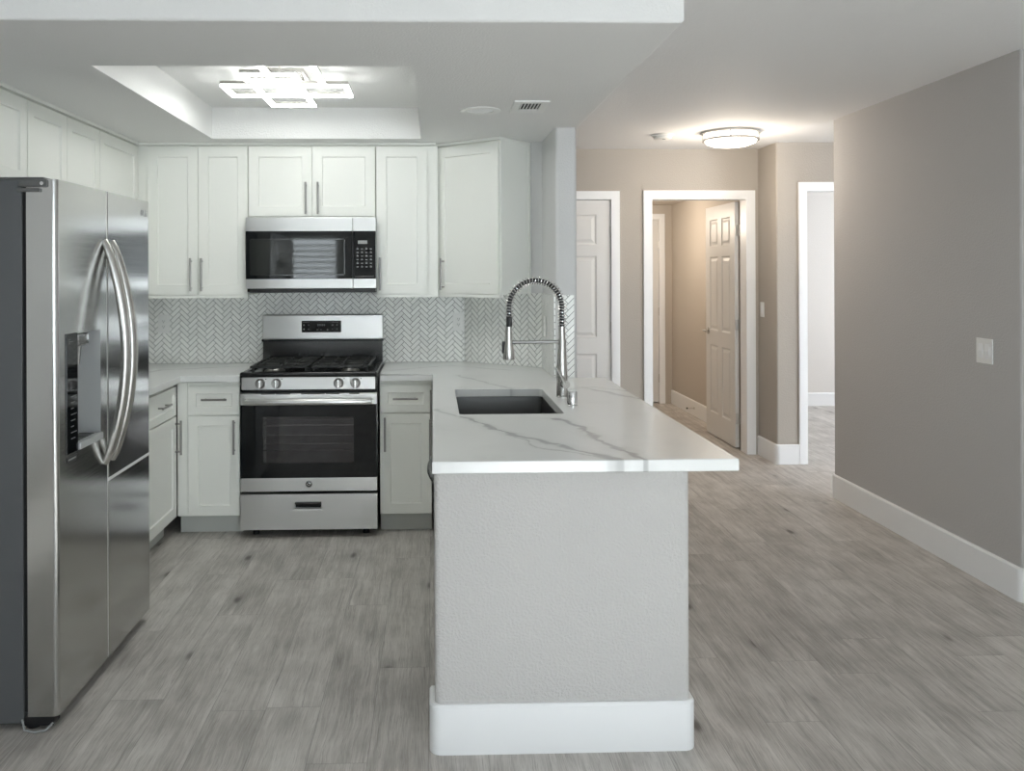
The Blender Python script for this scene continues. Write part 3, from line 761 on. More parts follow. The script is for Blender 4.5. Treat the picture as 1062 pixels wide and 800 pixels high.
def fridge_door(name, y0, y1, z0, z1, r0, r1, hole=None):
    P = door_profile(y0, y1, r0, r1)
    if hole:
        k_ = max(i for i, p in enumerate(P[:-1]) if p[1] <= hole[0])
        P = P[:k_ + 1] + [(FX, hole[0]), (FX, hole[1])] + P[k_ + 1:]
    zs = [z0] + ([hole[2], hole[3]] if hole else []) + [z1]
    mb = MB(); rows = [[mb.v((p[0], p[1], z)) for p in P] for z in zs]; n = len(P)
    for ri, (A, B) in enumerate(zip(rows, rows[1:])):
        for i in range(n):
            j = (i + 1) % n
            if hole and ri == 1 and abs(P[i][1] - hole[0]) < 1e-6 and abs(P[j][1] - hole[1]) < 1e-6: continue
            mb.f([A[i], A[j], B[j], B[i]])
    mb.f(rows[0][::-1]); mb.f(rows[-1])
    mb.wn = True
    return mb.build(name, 'stainless_fridge', t, angle=50)
HO = (2.936, 3.142, 0.872, 1.262)
nd = fridge_door('door', FY0, SEAM - 0.004, 0.045, 1.768, 0.016, 0.006, HO)
fd = fridge_door('door', SEAM + 0.002, FY1, 0.708, 1.768, 0.006, 0.016)
ld = fridge_door('door', SEAM + 0.002, FY1, 0.045, 0.696, 0.006, 0.016)
bx('trim_strip', 'plate_white', t, FB + 0.02, FX + 0.0015, SEAM + 0.004, FY1 - 0.004, 0.6965, 0.7075)
bx('seam_gasket', 'plate_white', t, FB + 0.02, FX - 0.002, SEAM - 0.0035, SEAM + 0.0015, 0.05, 1.764)
# dispenser in the near door
ds = MB()
a, b, c, d_ = HO; dx = FX - 0.095
ds.quad((FX, a, c), (dx, a, c), (dx, a, d_), (FX, a, d_)).normal_flip if False else None
ds.quad((FX, b, c), (dx, b, c), (dx, b, d_), (FX, b, d_)); ds.quad((dx, a, c), (dx, b, c), (dx, b, d_), (dx, a, d_))
ds.quad((FX, a, d_), (FX, b, d_), (dx, b, d_), (dx, a, d_)); ds.quad((FX, a, c), (FX, b, c), (dx, b, c), (dx, a, c))
disp = ds.build('ice_dispenser', 'dispenser_grey', nd, smooth=False)
mb = MB().box(FX - 0.002, FX + 0.004, 2.848, 2.936, 0.868, 1.266, bev=0.002); mb.build('control_panel', 'black_glass', nd)
for i, z in enumerate((1.245, 1.238, 1.232)): bx('lettering', 'mark_grey', nd, FX + 0.004, FX + 0.0046, 2.858, 2.872 + 0.02 * (i % 2), z, z + 0.002)
for i in range(9):
    z = 1.075 - i * 0.020; bx('button', 'mark_grey', nd, FX + 0.004, FX + 0.0046, 2.878, 2.900 + 0.012 * ((i * 5) % 3), z, z + 0.003)
mb = MB().box(dx + 0.01, FX - 0.012, a + 0.02, a + 0.14, 1.212, 1.258, bev=0.008).cyl((dx + 0.045, a + 0.075, 1.15), (dx + 0.045, a + 0.075, 1.215), 0.028, 0.034, 20)
mb.cyl((dx + 0.03, a + 0.075, 1.118), (dx + 0.03, a + 0.075, 1.15), 0.012, n=14); mb.build('ice_spout', 'chrome', nd)
mb = MB().box(dx + 0.002, FX + 0.010, a + 0.001, b - 0.001, 0.874, 0.892, bev=0.004).box(FX - 0.004, FX + 0.012, a + 0.001, b - 0.001, 0.868, 0.893, bev=0.005)
mb.build('drip_tray', 'dispenser_grey', nd)
mb = MB()
for i in range(7): mb.box(dx + 0.03, FX - 0.012, a + 0.022 + i * 0.024, a + 0.034 + i * 0.024, 0.8921, 0.8928)
mb.build('tray_slots', 'dark_gap', nd)
bx('nameplate', 'black_plastic', nd, FX, FX + 0.0015, 2.852, 2.932, 0.839, 0.858)
bx('nameplate_lettering', 'button_grey', nd, FX + 0.0015, FX + 0.002, 2.862, 2.922, 0.846, 0.851)
# bowed handles either side of the seam
def bow(y, parent):
    P = []
    for i in range(33):
        s_ = i / 32; z = 0.770 + 0.815 * s_; P.append((FX + 0.002 + 0.078 * math.sin(PI * s_) ** 0.8, y, z))
    MB().tube(P, [0.012 + 0.007 * math.sin(PI * i / 32) ** 0.5 for i in range(33)], 14, sx=1.25, up=(1, 0, 0)).build('handle', 'nickel', parent)
bow(SEAM - 0.036, nd); bow(SEAM + 0.034, fd)
# maker's mark on the far door: round badge and two letters
mb = MB().lathe((FX, 3.588, 1.716), (1, 0, 0), [(0, 0.001), (0.013, 0.001), (0.013, 0.0)], 20)
mb.box(FX, FX + 0.001, 3.608, 3.612, 1.703, 1.729).box(FX, FX + 0.001, 3.612, 3.624, 1.703, 1.707)
mb.box(FX, FX + 0.001, 3.630, 3.634, 1.703, 1.729).box(FX, FX + 0.001, 3.634, 3.646, 1.703, 1.707).box(FX, FX + 0.001, 3.634, 3.646, 1.725, 1.729).box(FX, FX + 0.001, 3.642, 3.646, 1.707, 1.716)
mb.build('badge', 'button_grey', fd)
# hinge cover and front foot with its wires
mb = MB().box(-1.42, FX - 0.045, FY0 + 0.01, FY0 + 0.075, 1.7685, 1.776, bev=0.003).box(FB - 0.006, FX - 0.028, FY0 - 0.012, FY0 + 0.004, 1.742, 1.767, bev=0.006).box(FB - 0.01, FX - 0.05, FY0 - 0.011, FY0 + 0.003, 1.727, 1.739, bev=0.003)
mb.build('hinge_cover', 'hinge_dark', t)
MB().cyl((FX - 0.042, FY0 - 0.0125, 1.7535), (FX - 0.042, FY0 - 0.0135, 1.7535), 0.006, n=14).build('hinge_pin', 'chrome', t)
mb = MB().box(FB - 0.012, FX - 0.02, FY0 + 0.01, FY0 + 0.06, 0.010, 0.040, bev=0.004).cyl((FB + 0.02, FY0 + 0.035, 0.0), (FB + 0.02, FY0 + 0.035, 0.012), 0.022, n=18)
mb.build('front_foot', 'black_plastic', t)
MB().tube([(FB - 0.005, FY0 + 0.004, 0.035), (FB + 0.01, FY0 - 0.01, 0.008), (FB + 0.045, FY0 - 0.016, 0.004), (FB + 0.075, FY0 - 0.008, 0.006), (FB + 0.09, FY0 + 0.012, 0.02)], 0.0035, 8).build('wire', 'button_grey', t)
for yy in (FY0 + 0.1, FY1 - 0.1): bx('roller', 'black_plastic', t, -1.95, -1.90, yy - 0.03, yy + 0.03, 0.0, 0.03)

# ------------------------------------------------------------------ range
RX0, RX1, RY = -1.068, -0.312, 4.76
RC = (RX0 + RX1) / 2
t = thing('gas_range', 'stainless gas range with black oven window under the microwave', 'range', (RC, 5.1, 0))
mb = MB().box(RX0, RX0 + 0.02, RY + 0.045, 5.40, 0.035, 0.888).box(RX1 - 0.02, RX1, RY + 0.045, 5.40, 0.035, 0.888).box(RX0 + 0.02, RX1 - 0.02, 5.38, 5.40, 0.035, 0.888).box(RX0 + 0.02, RX1 - 0.02, RY + 0.05, 5.38, 0.035, 0.05)
mb.build('body', 'black_enamel', t)
for x in (RX0 + 0.07, RX1 - 0.07):
    for y in (RY + 0.09, 5.34): MB().cyl((x, y, 0), (x, y, 0.036), 0.018, n=14).build('foot', 'black_plastic', t)
# cooktop tray with a raised front lip
mb = MB().box(RX0, RX1, RY + 0.002, 5.385, 0.887, 0.903, bev=0.004).box(RX0, RX1, RY - 0.004, RY + 0.045, 0.890, 0.916, bev=0.010, seg=4).box(RX0, RX0 + 0.03, RY + 0.04, 5.36, 0.900, 0.914, bev=0.006).box(RX1 - 0.03, RX1, RY + 0.04, 5.36, 0.900, 0.914, bev=0.006)
mb.build('cooktop', 'black_enamel', t)
for bx0, by0, br in ((RC - 0.215, RY + 0.17, 0.052), (RC + 0.215, RY + 0.17, 0.046), (RC - 0.215, RY + 0.43, 0.040), (RC + 0.215, RY + 0.43, 0.046)):
    bn = MB().lathe((bx0, by0, 0.903), (0, 0, 1), [(br * 1.15, 0), (br * 1.15, 0.004), (br * 0.9, 0.012), (br * 0.85, 0.016), (0, 0.016)], 28).build('burner', 'pull_steel', t)
    MB().lathe((bx0, by0, 0.919), (0, 0, 1), [(br * 0.82, 0), (br * 0.82, 0.006), (br * 0.74, 0.009), (0, 0.009)], 28).build('burner_cap', 'cast_iron', bn)
for g0, g1 in ((RX0 + 0.045, RC - 0.006), (RC + 0.006, RX1 - 0.045)):
    mb = MB(); y0, y1, z0, z1 = RY + 0.055, RY + 0.585, 0.932, 0.945; w_ = 0.012
    cxm = (g0 + g1) / 2
    for yy in (y0, (y0 + y1) / 2 - w_ / 2, y1 - w_): mb.box(g0, g1, yy, yy + w_, z0, z1, bev=0.002)
    for xx in (g0, g1 - w_): mb.box(xx, xx + w_, y0, y1, z0, z1, bev=0.002)
    for xx in (g1 - 0.105, g0 + 0.035) if g0 < RC - 0.1 else (g0 + 0.093, g1 - 0.047): mb.box(xx, xx + w_, y0, y1, z0 + 0.001, z1, bev=0.002)
    for by0 in (RY + 0.17, RY + 0.43):
        for an in range(0, 360, 45):
            ca, sa = math.cos(math.radians(an)), math.sin(math.radians(an))
            r1_ = 0.125 if an % 90 == 0 else 0.15
            mb.tube([(cxm + ca * 0.028, by0 + sa * 0.028, 0.941), (cxm + ca * r1_, by0 + sa * min(r1_, 0.125), 0.938)], 0.0065, 6)
    # solid side wings give the dense look of the grate
    for k_ in range(5): mb.box(g0 + 0.012, g1 - 0.012, y0 + 0.04 + k_ * 0.1, y0 + 0.048 + k_ * 0.1, z0 + 0.002, z1 - 0.001)
    for xx in (g0 + 0.01, g1 - 0.022):
        for yy in (y0 + 0.005, y1 - 0.02): mb.box(xx, xx + 0.012, yy, yy + 0.012, 0.903, z0)
    mb.build('grate', 'cast_iron', t)
# control panel and knobs
mb = MB().box(RX0 + 0.003, RX1 - 0.003, RY + 0.006, RY + 0.045, 0.808, 0.890); mb.build('panel_frame', 'black_enamel', t)
cp = MB().box(RX0 + 0.010, RX1 - 0.010, RY - 0.002, RY + 0.008, 0.819, 0.888, bev=0.003).build('control_panel', 'stainless', t)
for x in (-0.954, -0.866, -0.524, -0.431):
    kn = MB().lathe((x, RY - 0.002, 0.854), (0, -1, 0), [(0.028, 0), (0.028, 0.006), (0.025, 0.010), (0.023, 0.024), (0.020, 0.028), (0, 0.028)], 28).build('knob', 'pull_steel', cp)
    MB().box(x - 0.005, x + 0.005, RY - 0.042, RY - 0.028, 0.832, 0.877, bev=0.003).build('knob_grip', 'chrome', cp)
    MB().box(x + 0.026, x + 0.034, RY - 0.0026, RY - 0.002, 0.876, 0.880).build('knob_mark', 'black_plastic', cp)
bx('vent_strip', 'dark_gap', t, RX0 + 0.01, RX1 - 0.01, RY + 0.02, RY + 0.05, 0.796, 0.810)
# oven door
DZ0, DZ1 = 0.256, 0.800
od = MB(front_frame(RX0 + 0.004, RY + 0.035, 0.330))
WD = RX1 - RX0 - 0.008; w0, w1, v0, v1 = 0.118, 0.622, 0.082, 0.338
us = [0, w0, w1, WD]; vs_ = [0, v0, v1, 0.405]
for i in range(3):
    for j in range(3):
        if i == 1 and j == 1: continue
        od.quad((us[i], 0.032, vs_[j]), (us[i + 1], 0.032, vs_[j]), (us[i + 1], 0.032, vs_[j + 1]), (us[i], 0.032, vs_[j + 1]))
        od.quad((us[i], 0.0, vs_[j]), (us[i + 1], 0.0, vs_[j]), (us[i + 1], 0.0, vs_[j + 1]), (us[i], 0.0, vs_[j + 1]))
for (a0, b0), (a1, b1) in (((0, 0), (WD, 0)), ((WD, 0), (WD, 0.405)), ((WD, 0.405), (0, 0.405)), ((0, 0.405), (0, 0)), ((w0, v0), (w1, v0)), ((w1, v0), (w1, v1)), ((w1, v1), (w0, v1)), ((w0, v1), (w0, v0))):
    od.quad((a0, 0, b0), (a1, 0, b1), (a1, 0.032, b1), (a0, 0.032, b0))
bmesh.ops.remove_doubles(od.bm, verts=od.bm.verts[:], dist=1e-5)
od = od.build('oven_door', 'black_glass', t, smooth=False)
bx('window_pane', 'oven_glass', od, RX0 + 0.004 + w0, RX0 + 0.004 + w1, RY + 0.004, RY + 0.009, 0.330 + v0, 0.330 + v1)
mb = MB().box(RX0 + 0.03, RX1 - 0.03, 5.30, 5.31, 0.30, 0.78).box(RX0 + 0.03, RX0 + 0.04, RY + 0.05, 5.30, 0.30, 0.78).box(RX1 - 0.04, RX1 - 0.03, RY + 0.05, 5.30, 0.30, 0.78).box(RX0 + 0.03, RX1 - 0.03, RY + 0.05, 5.30, 0.29, 0.30).box(RX0 + 0.03, RX1 - 0.03, RY + 0.05, 5.30, 0.78, 0.79)
mb.build('oven_cavity', 'oven_inside', t)
for z in (0.47, 0.61):
    mb = MB()
    for k_ in range(15): mb.cyl((RX0 + 0.05 + k_ * 0.047, RY + 0.07, z), (RX0 + 0.05 + k_ * 0.047, 5.29, z), 0.003, n=6)
    for y in (RY + 0.07, 5.02, 5.29): mb.cyl((RX0 + 0.042, y, z), (RX1 - 0.042, y, z), 0.004, n=6)
    mb.build('oven_rack', 'chrome', t)
hd = MB().box(RX0 + 0.002, RX1 - 0.002, RY - 0.004, RY + 0.036, 0.735, 0.800, bev=0.004).build('door_rail', 'stainless', od)
for x0, x1 in ((-0.95, -0.875), (-0.87, -0.79), (-0.73, -0.60), (-0.595, -0.52), (-0.465, -0.41)): bx('vent_slot', 'dark_gap', od, x0, x1, RY - 0.0045, RY, 0.7935, 0.7985)
mb = MB().tube([(RX0 + 0.03, RY - 0.004, 0.757), (RX0 + 0.034, RY - 0.045, 0.757), (RX0 + 0.06, RY - 0.052, 0.757), (RX1 - 0.06, RY - 0.052, 0.757), (RX1 - 0.034, RY - 0.045, 0.757), (RX1 - 0.03, RY - 0.004, 0.757)], 0.016, 14, sx=0.6, up=(0, 0, 1))
mb.build('handle', 'stainless', od)
MB().box(RX0 + 0.002, RX1 - 0.002, RY, RY + 0.036, DZ0, 0.331, bev=0.004).build('door_foot', 'stainless', od)
mb = MB().lathe((RC, RY, 0.297), (0, -1, 0), [(0.019, 0), (0.019, 0.002), (0.016, 0.003), (0, 0.003)], 32)
mb.build('emblem', 'stainless_dark', od)
ring = MB()
for r_, n_ in ((0.0165, 40), (0.009, 24)):
    ring.tube([(RC + r_ * math.cos(2 * PI * i / n_), RY - 0.003, 0.297 + r_ * math.sin(2 * PI * i / n_) * (1 if r_ > 0.01 else 0.7)) for i in range(n_ + 1)], 0.0011, 6)
for s_ in (-1, 1): ring.tube([(RC + s_ * (0.001 + 0.007 * math.sin(PI * i / 10)), RY - 0.0032, 0.289 + 0.0016 * i) for i in range(11)], 0.001, 6)
ring.build('emblem_script', 'chrome', od)
# storage drawer
dw = MB(front_frame(RX0 + 0.002, RY + 0.036, 0.046)); DW = RX1 - RX0 - 0.004
slab_with_panels(dw, DW, 0.196, 0.036, [(0.288, 0.452, 0.106, 0.160)], [(0.001, 0.004), (0.008, 0.004), (0.010, 0.022)])
dw = dw.build('drawer', 'stainless', t, smooth=False)
bx('pull_lip', 'stainless_dark', dw, RX0 + 0.30, RX0 + 0.444, RY + 0.004, RY + 0.015, 0.182, 0.196, bev=0.003)
bx('pull_recess', 'dark_gap', dw, RX0 + 0.301, RX0 + 0.443, RY + 0.0205, RY + 0.0215, 0.163, 0.182)
# back guard
bg = MB().prism([(RX0 + 0.002, 5.375), (RX1 - 0.002, 5.375), (RX1 - 0.002, 5.445), (RX0 + 0.002, 5.445)], 1.045, 1.203)
bg.bevel_edges(lambda e_: True, 0.008, 3); bg = bg.build('backguard', 'stainless', t)
MB().box(RX0 + 0.006, RX1 - 0.006, 5.382, 5.445, 0.888, 1.046, bev=0.003).build('backguard_riser', 'stainless_dark', t)
MB().box(RX0 - 0.0005, RX0 + 0.012, 5.372, 5.446, 1.036, 1.05, bev=0.002).box(RX1 - 0.012, RX1 + 0.0005, 5.372, 5.446, 1.036, 1.05, bev=0.002).box(RX0 + 0.004, RX1 - 0.004, 5.366, 5.38, 1.037, 1.046, bev=0.002).build('backguard_shadow_gap', 'black_enamel', t)
dp = MB().box(-0.820, -0.574, 5.371, 5.376, 1.092, 1.165, bev=0.004).build('display', 'black_glass', bg)
for x, z in [(x, z) for x in (-0.806, -0.776, -0.628, -0.600) for z in (1.112, 1.138)] + [(x, 1.108) for x in (-0.722, -0.70, -0.66)]:
    MB().lathe((x, 5.371, z), (0, -1, 0), [(0.005, 0), (0.005, 0.0006), (0, 0.0006)], 12).build('button', 'mark_grey', bg)
for k_ in range(4): bx('clock_digit', 'mark_grey', bg, -0.722 + k_ * 0.013, -0.714 + k_ * 0.013, 5.3704, 5.371, 1.132, 1.144)
for x in (-0.812, -0.632): bx('lettering', 'mark_grey', bg, x, x + 0.04, 5.3704, 5.371, 1.153, 1.1555)

# ------------------------------------------------------------------ microwave
MX0, MX1, MZ0, MZ1, MY = -1.092, -0.334, 1.352, 1.788, 5.035
t = thing('microwave', 'over-the-range stainless microwave with black glass door', 'microwave', ((MX0 + MX1) / 2, 5.2, MZ0))
bx('body', 'black_enamel', t, MX0 + 0.002, MX1 - 0.002, MY + 0.03, 5.45, MZ0, MZ1 - 0.003, bev=0.003)
SXm = -0.469
md = MB().box(MX0, SXm - 0.001, MY, MY + 0.029, 1.372, MZ1, bev=0.003).build('door', 'stainless', t)
bx('door_glass', 'black_glass', md, MX0 + 0.001, SXm - 0.0015, MY - 0.003, MY + 0.002, 1.428, 1.708, bev=0.001)
# inner window frame behind the glass edge
mb = MB()
wx0, wx1, wz0, wz1 = MX0 + 0.022, SXm - 0.045, 1.448, 1.664
for q in ((wx0, wx1, wz1 - 0.006, wz1), (wx0, wx1, wz0, wz0 + 0.006), (wx0, wx0 + 0.006, wz0, wz1), (wx1 - 0.006, wx1, wz0, wz1)): mb.box(q[0], q[1], MY - 0.0034, MY - 0.003, q[2], q[3])
mb.build('window_border', 'stainless_dark', md)
bx('window_pane', 'micro_window', md, wx0 + 0.006, wx1 - 0.006, MY - 0.0034, MY - 0.003, wz0 + 0.006, wz1 - 0.006)
mp = MB().box(SXm + 0.001, MX1, MY, MY + 0.029, 1.372, MZ1, bev=0.003).build('control_panel', 'stainless', t)
bx('panel_glass', 'black_glass', mp, SXm + 0.0015, MX1 - 0.001, MY - 0.003, MY + 0.002, 1.428, 1.708, bev=0.001)
mb = MB().box(SXm + 0.03, SXm + 0.085, MY - 0.0036, MY - 0.003, 1.632, 1.652)
for r_ in range(6):
    for c_ in range(4):
        x = SXm + 0.022 + c_ * 0.026; z = 1.600 - r_ * 0.021
        mb.box(x, x + 0.012, MY - 0.0036, MY - 0.003, z, z + 0.005); 
        if (r_ + c_) % 2 == 0: mb.box(x + 0.002, x + 0.009, MY - 0.0036, MY - 0.003, z + 0.008, z + 0.010)
for q in ((SXm + 0.012, MX1 - 0.012, 1.441, 1.4425),): mb.box(q[0], q[1], MY - 0.0036, MY - 0.003, q[2], q[3])
mb.build('keypad_markings', 'button_grey', mp)
mb = MB().box(MX0 + 0.02, MX1 - 0.004, MY + 0.006, 5.40, MZ0 - 0.004, MZ0 + 0.018, bev=0.003); mb.build('bottom_grille', 'black_plastic', t)

# ------------------------------------------------------------------ faucet and air gap
FX_, FY_ = 0.584, 3.884
t = thing('kitchen_faucet', 'tall chrome spring-neck pull-down faucet at the sink', 'faucet', (FX_, FY_, TOP))
MB().lathe((FX_, FY_, TOP), (0, 0, 1), [(0, 0), (0.0275, 0), (0.0275, 0.006), (0.0255, 0.008), (0.0255, 0.055), (0.0245, 0.10), (0.019, 0.22), (0.0165, 0.245), (0, 0.245)], 28).build('body', 'nickel', t)
MB().cyl((FX_, FY_, TOP + 0.238), (FX_, FY_, TOP + 0.262), 0.0195, n=24).cyl((FX_, FY_, TOP + 0.258), (FX_, FY_, TOP + 0.322), 0.0155, 0.0145, 24).build('post', 'nickel', t)
zr = TOP + 0.322; R_ = (FX_ - 0.344) / 2; cxm = FX_ - R_; zc = 1.426 - R_
hose = [(FX_, FY_, zr + (zc - zr) * i / 6) for i in range(7)]
hose += [(cxm + R_ * math.cos(PI * i / 24), FY_, zc + R_ * math.sin(PI * i / 24)) for i in range(1, 25)]
hose += [(cxm - R_, FY_, zc - (zc - 1.262) * i / 3) for i in range(1, 4)]
MB().tube(hose, 0.0105, 12).build('hose', 'black_plastic', t)
# coil: helix round the hose path
def resample(P, n):
    P = [Vector(p) for p in P]; L = [0]
    for a_, b_ in zip(P, P[1:]): L.append(L[-1] + (b_ - a_).length)
    out = []; j = 0
    for i in range(n):
        s_ = L[-1] * i / (n - 1)
        while j < len(L) - 2 and L[j + 1] < s_: j += 1
        out.append(P[j].lerp(P[j + 1], (s_ - L[j]) / (L[j + 1] - L[j])))
    return out, L[-1]
turns = 38; N_ = turns * 14
path, LT = resample(hose, N_); coil = []
for i, p in enumerate(path):
    dct = (path[min(i + 1, N_ - 1)] - path[max(i - 1, 0)]).normalized(); up_ = Vector((0, 1, 0)); sd = dct.cross(up_).normalized()
    an = 2 * PI * i / 14
    coil.append(p + (sd * math.cos(an) + up_ * math.sin(an)) * 0.0175)
MB().tube(coil, 0.0024, 6).build('spring', 'chrome', t)
xh = cxm - R_
MB().lathe((xh, FY_, 1.216), (0, 0, 1), [(0, 0), (0.0135, 0), (0.0135, 0.044), (0.011, 0.050), (0, 0.050)], 20).build('hose_collar', 'black_plastic', t)
sp = MB().lathe((xh - 0.002, FY_, 1.068), (0, 0, 1), [(0, 0.002), (0.024, 0.002), (0.0265, 0), (0.0275, 0.004), (0.0245, 0.04), (0.0175, 0.10), (0.0145, 0.148), (0, 0.148)], 28)
sp = sp.build('spray_head', 'nickel', t)
MB().box(xh - 0.033, xh - 0.021, FY_ - 0.007, FY_ + 0.007, 1.094, 1.150, bev=0.004).build('spray_button', 'black_plastic', sp)
mb = MB().cyl((FX_ - 0.01, FY_, 1.146), (xh + 0.034, FY_, 1.146), 0.0075, n=14).cyl((xh + 0.036, FY_, 1.146), (xh + 0.016, FY_, 1.146), 0.0085, n=16)
mb.build('docking_arm', 'pull_steel', t)
mb = MB().cyl((FX_ + 0.004, FY_ - 0.012, TOP + 0.062), (FX_ + 0.012, FY_ - 0.046, TOP + 0.062), 0.0185, n=24).build('handle_hub', 'nickel', t)
MB().tube([(FX_ + 0.008, FY_ - 0.040, TOP + 0.070), (FX_ - 0.012, FY_ - 0.046, TOP + 0.102), (FX_ - 0.036, FY_ - 0.05, TOP + 0.145)], [0.0125, 0.0100, 0.0075], 12, sx=0.6).build('lever', 'nickel', t)
o = MB().lathe((0.590, 3.635, TOP), (0, 0, 1), [(0, 0), (0.0235, 0), (0.0235, 0.003), (0.0215, 0.005), (0.0215, 0.058), (0.019, 0.062), (0, 0.062)], 28).build('air_gap', 'chrome')
tag(o, 'short chrome dishwasher air gap cap beside the faucet', 'air gap')

# ------------------------------------------------------------------ switch plates and outlets
def plate(name, label, cat, M, w, h, kind, group=None):
    base = M @ Vector((0, 0, 0)); t = thing(name, label, cat, base, group)
    MB(M).box(-w / 2, w / 2, 0, 0.006, -h / 2, h / 2, bev=0.002).build('plate', 'plate_white', t)
    if kind == 'outlet':
        MB(M).box(-0.0165, 0.0165, 0.006, 0.008, -0.034, 0.034, bev=0.001).build('socket_face', 'plate_white', t)
        mb = MB(M)
        for z in (-0.02, 0.014):
            mb.box(-0.007, -0.005, 0.008, 0.0083, z, z + 0.009); mb.box(0.005, 0.007, 0.008, 0.0083, z, z + 0.009); mb.cyl((0, 0.008, z - 0.005), (0, 0.0083, z - 0.005), 0.0025, n=8)
        mb.build('socket_slots', 'dark_gap', t)
    else:
        n_ = kind
        for i in range(n_):
            u = (i - (n_ - 1) / 2) * 0.046
            mb = MB(M); mb.f([mb.v(p) for p in ((u - 0.0165, 0.006, -0.034), (u + 0.0165, 0.006, -0.034), (u + 0.0165, 0.010, 0.0), (u - 0.0165, 0.010, 0.0))])
            mb.f([mb.v(p) for p in ((u - 0.0165, 0.010, 0.0), (u + 0.0165, 0.010, 0.0), (u + 0.0165, 0.007, 0.034), (u - 0.0165, 0.007, 0.034))])
            for s_ in (-1, 1): mb.f([mb.v(p) for p in ((u + s_ * 0.0165, 0.006, -0.034), (u + s_ * 0.0165, 0.010, 0), (u + s_ * 0.0165, 0.007, 0.034), (u + s_ * 0.0165, 0.005, 0))])
            mb.build('rocker', 'trim_white', t, smooth=False)
plate('wall_outlet', 'white wall outlet on the tile near the refrigerator', 'outlet', front_frame(-1.695, 5.453, 1.146), 0.073, 0.117, 'outlet')
plate('wall_outlet', 'white wall outlet on the tile below the angled corner cabinet', 'outlet', front_frame(0.160, 5.453, 1.150), 0.073, 0.117, 'outlet')
plate('wall_outlet', 'white wall outlet on the wing wall tile behind the faucet', 'outlet', Matrix(((0, -1, 0, 0.646), (1, 0, 0, 4.93), (0, 0, 1, 1.150), (0, 0, 0, 1))), 0.073, 0.117, 'outlet')
plate('light_switch', 'white double rocker light switch on the long greige wall', 'switch', left_frame(2.589, 3.957, 1.085), 0.117, 0.117, 2)
plate('light_switch', 'single rocker light switch beside the open door', 'switch', left_frame(2.60, 6.705, 1.16), 0.073, 0.117, 1)

# ------------------------------------------------------------------ ceiling fixtures
t = thing('ceiling_light', 'square-framed LED ceiling light glowing in the kitchen recess', 'ceiling light', (-0.70, 4.15, 2.42))
bx('canopy', 'nickel', t, -0.80, -0.60, 4.02, 4.28, 2.396, 2.4199, bev=0.004)
def led(x0, x1, y0, y1, z, wb=0.024, hb=0.016):
    for nm, mt, za, zb, j in (('frame', 'nickel', z + 0.008, z + 0.008 + hb, 0.0), ('diffuser', 'led_white', z - 0.003, z + 0.0079, 0.001)):
        mb = MB()
        for q in ((x0 + j, x1 - j, y0 + j, y0 + wb - j), (x0 + j, x1 - j, y1 - wb + j, y1 - j), (x0 + j, x0 + wb - j, y0 + wb - j, y1 - wb + j), (x1 - wb + j, x1 - j, y0 + wb - j, y1 - wb + j)): mb.box(*q, za, zb)
        o = mb.build(nm, mt, t if nm == 'frame' else fr)
        if nm == 'frame': fr = o
led(-1.005, -0.400, 4.085, 4.345, 2.350)
led(-0.860, -0.622, 4.100, 4.625, 2.356)
led(-0.865, -0.612, 3.865, 4.010, 2.353)
led(-0.745, -0.500, 3.620, 4.080, 2.345)
for x, y in ((-0.845, 4.18), (-0.635, 4.24), (-0.70, 3.99), (-0.65, 4.06)): MB().cyl((x, y, 2.372), (x, y, 2.4199), 0.008, n=10).build('stem', 'nickel', t)

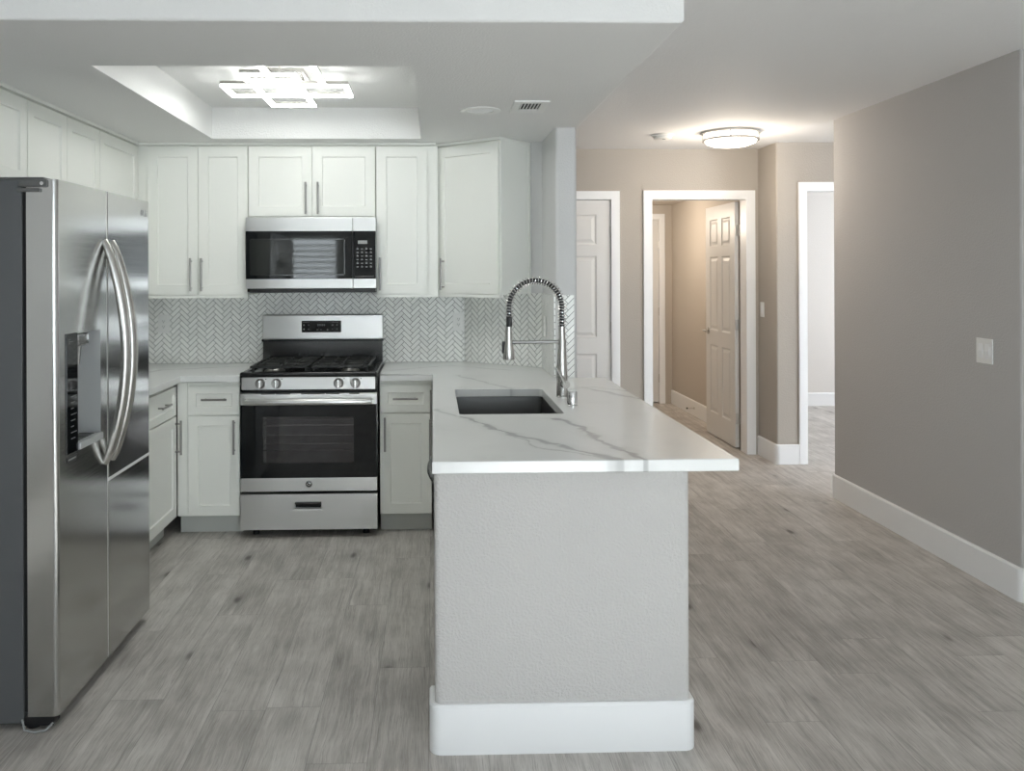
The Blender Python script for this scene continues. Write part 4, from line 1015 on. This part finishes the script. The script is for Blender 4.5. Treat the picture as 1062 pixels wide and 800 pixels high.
t = thing('ceiling_light', 'round flush-mount ceiling lamp with nickel bands in the hall', 'ceiling light', (2.085, 5.95, CEIL))
hx, hy = 2.085, 5.95
MB().lathe((hx, hy, CEIL), (0, 0, -1), [(0, 0), (0.195, 0), (0.195, 0.014), (0.186, 0.016), (0.186, 0.002), (0, 0.002)], 48).build('band', 'nickel', t)
sh_ = MB().lathe((hx, hy, CEIL - 0.004), (0, 0, -1), [(0.178, 0.004), (0.178, 0.055), (0.165, 0.075), (0.12, 0.092), (0.06, 0.099), (0, 0.101)], 48).build('lamp_shade', 'lamp_glass', t)
MB().lathe((hx, hy, CEIL - 0.05), (0, 0, -1), [(0.178, 0), (0.193, 0), (0.193, 0.013), (0.178, 0.013), (0.178, 0)], 48).build('band', 'nickel', t)
mb = MB()
for an in (71, 161, 251, 341):
    a_ = math.radians(an); p = (hx + 0.189 * math.cos(a_), hy + 0.189 * math.sin(a_))
    mb.cyl((p[0], p[1], CEIL - 0.012), (p[0], p[1], CEIL - 0.064), 0.004, n=8)
mb.build('strap', 'nickel', t)
l = bpy.data.lights.new('hall_lamp_light', 'POINT'); l.energy = 12; l.color = (1.0, 0.87, 0.72); l.shadow_soft_size = 0.15
lo = bpy.data.objects.new('hall_lamp_light', l); COL.objects.link(lo); lo.location = (hx, hy, CEIL - 0.27)

t = thing('smoke_detector', 'small round white smoke detector on the hall ceiling', 'smoke detector', (1.637, 6.07, CEIL))
MB().lathe((1.637, 6.07, CEIL), (0, 0, -1), [(0, 0), (0.078, 0), (0.078, 0.010), (0.066, 0.014), (0.062, 0.030), (0.05, 0.036), (0, 0.037)], 36).build('body', 'plate_white', t)
MB().lathe((1.637, 6.03, CEIL - 0.036), (0, 0, -1), [(0, 0.003), (0.012, 0.003), (0.012, 0)], 16).build('test_button', 'button_grey', t)
t = thing('recessed_downlight', 'unlit round recessed downlight in the dropped kitchen ceiling', 'downlight', (0.229, 4.11, SOF))
MB().lathe((0.229, 4.11, SOF), (0, 0, -1), [(0.098, -0.0005), (0.098, 0.004), (0.088, 0.007), (0.064, 0.004), (0.060, 0.0), (0.060, -0.0005)], 40).build('trim_ring', 'plate_white', t)
MB().lathe((0.229, 4.11, SOF), (0, 0, -1), [(0.060, 0.002), (0.05, 0.0045), (0, 0.005)], 40).build('lens', 'trim_white', t)
t = thing('ceiling_vent', 'small square white air vent with dark slots in the dropped ceiling', 'vent', (0.452, 4.0, SOF))
mb = MB()
for q in ((0.372, 0.532, 3.865, 3.905), (0.372, 0.532, 4.06, 4.14), (0.372, 0.405, 3.905, 4.06), (0.499, 0.532, 3.905, 4.06)): mb.box(*q, SOF - 0.008, SOF - 0.0002)
mb.build('frame', 'plate_white', t)
bx('duct', 'dark_gap', t, 0.405, 0.499, 3.905, 4.06, SOF - 0.002, SOF - 0.0002)
mb = MB()
for k_ in range(6): mb.box(0.409 + k_ * 0.0155, 0.414 + k_ * 0.0155, 3.905, 4.06, SOF - 0.007, SOF - 0.002)
mb.build('slat', 'plate_white', t)
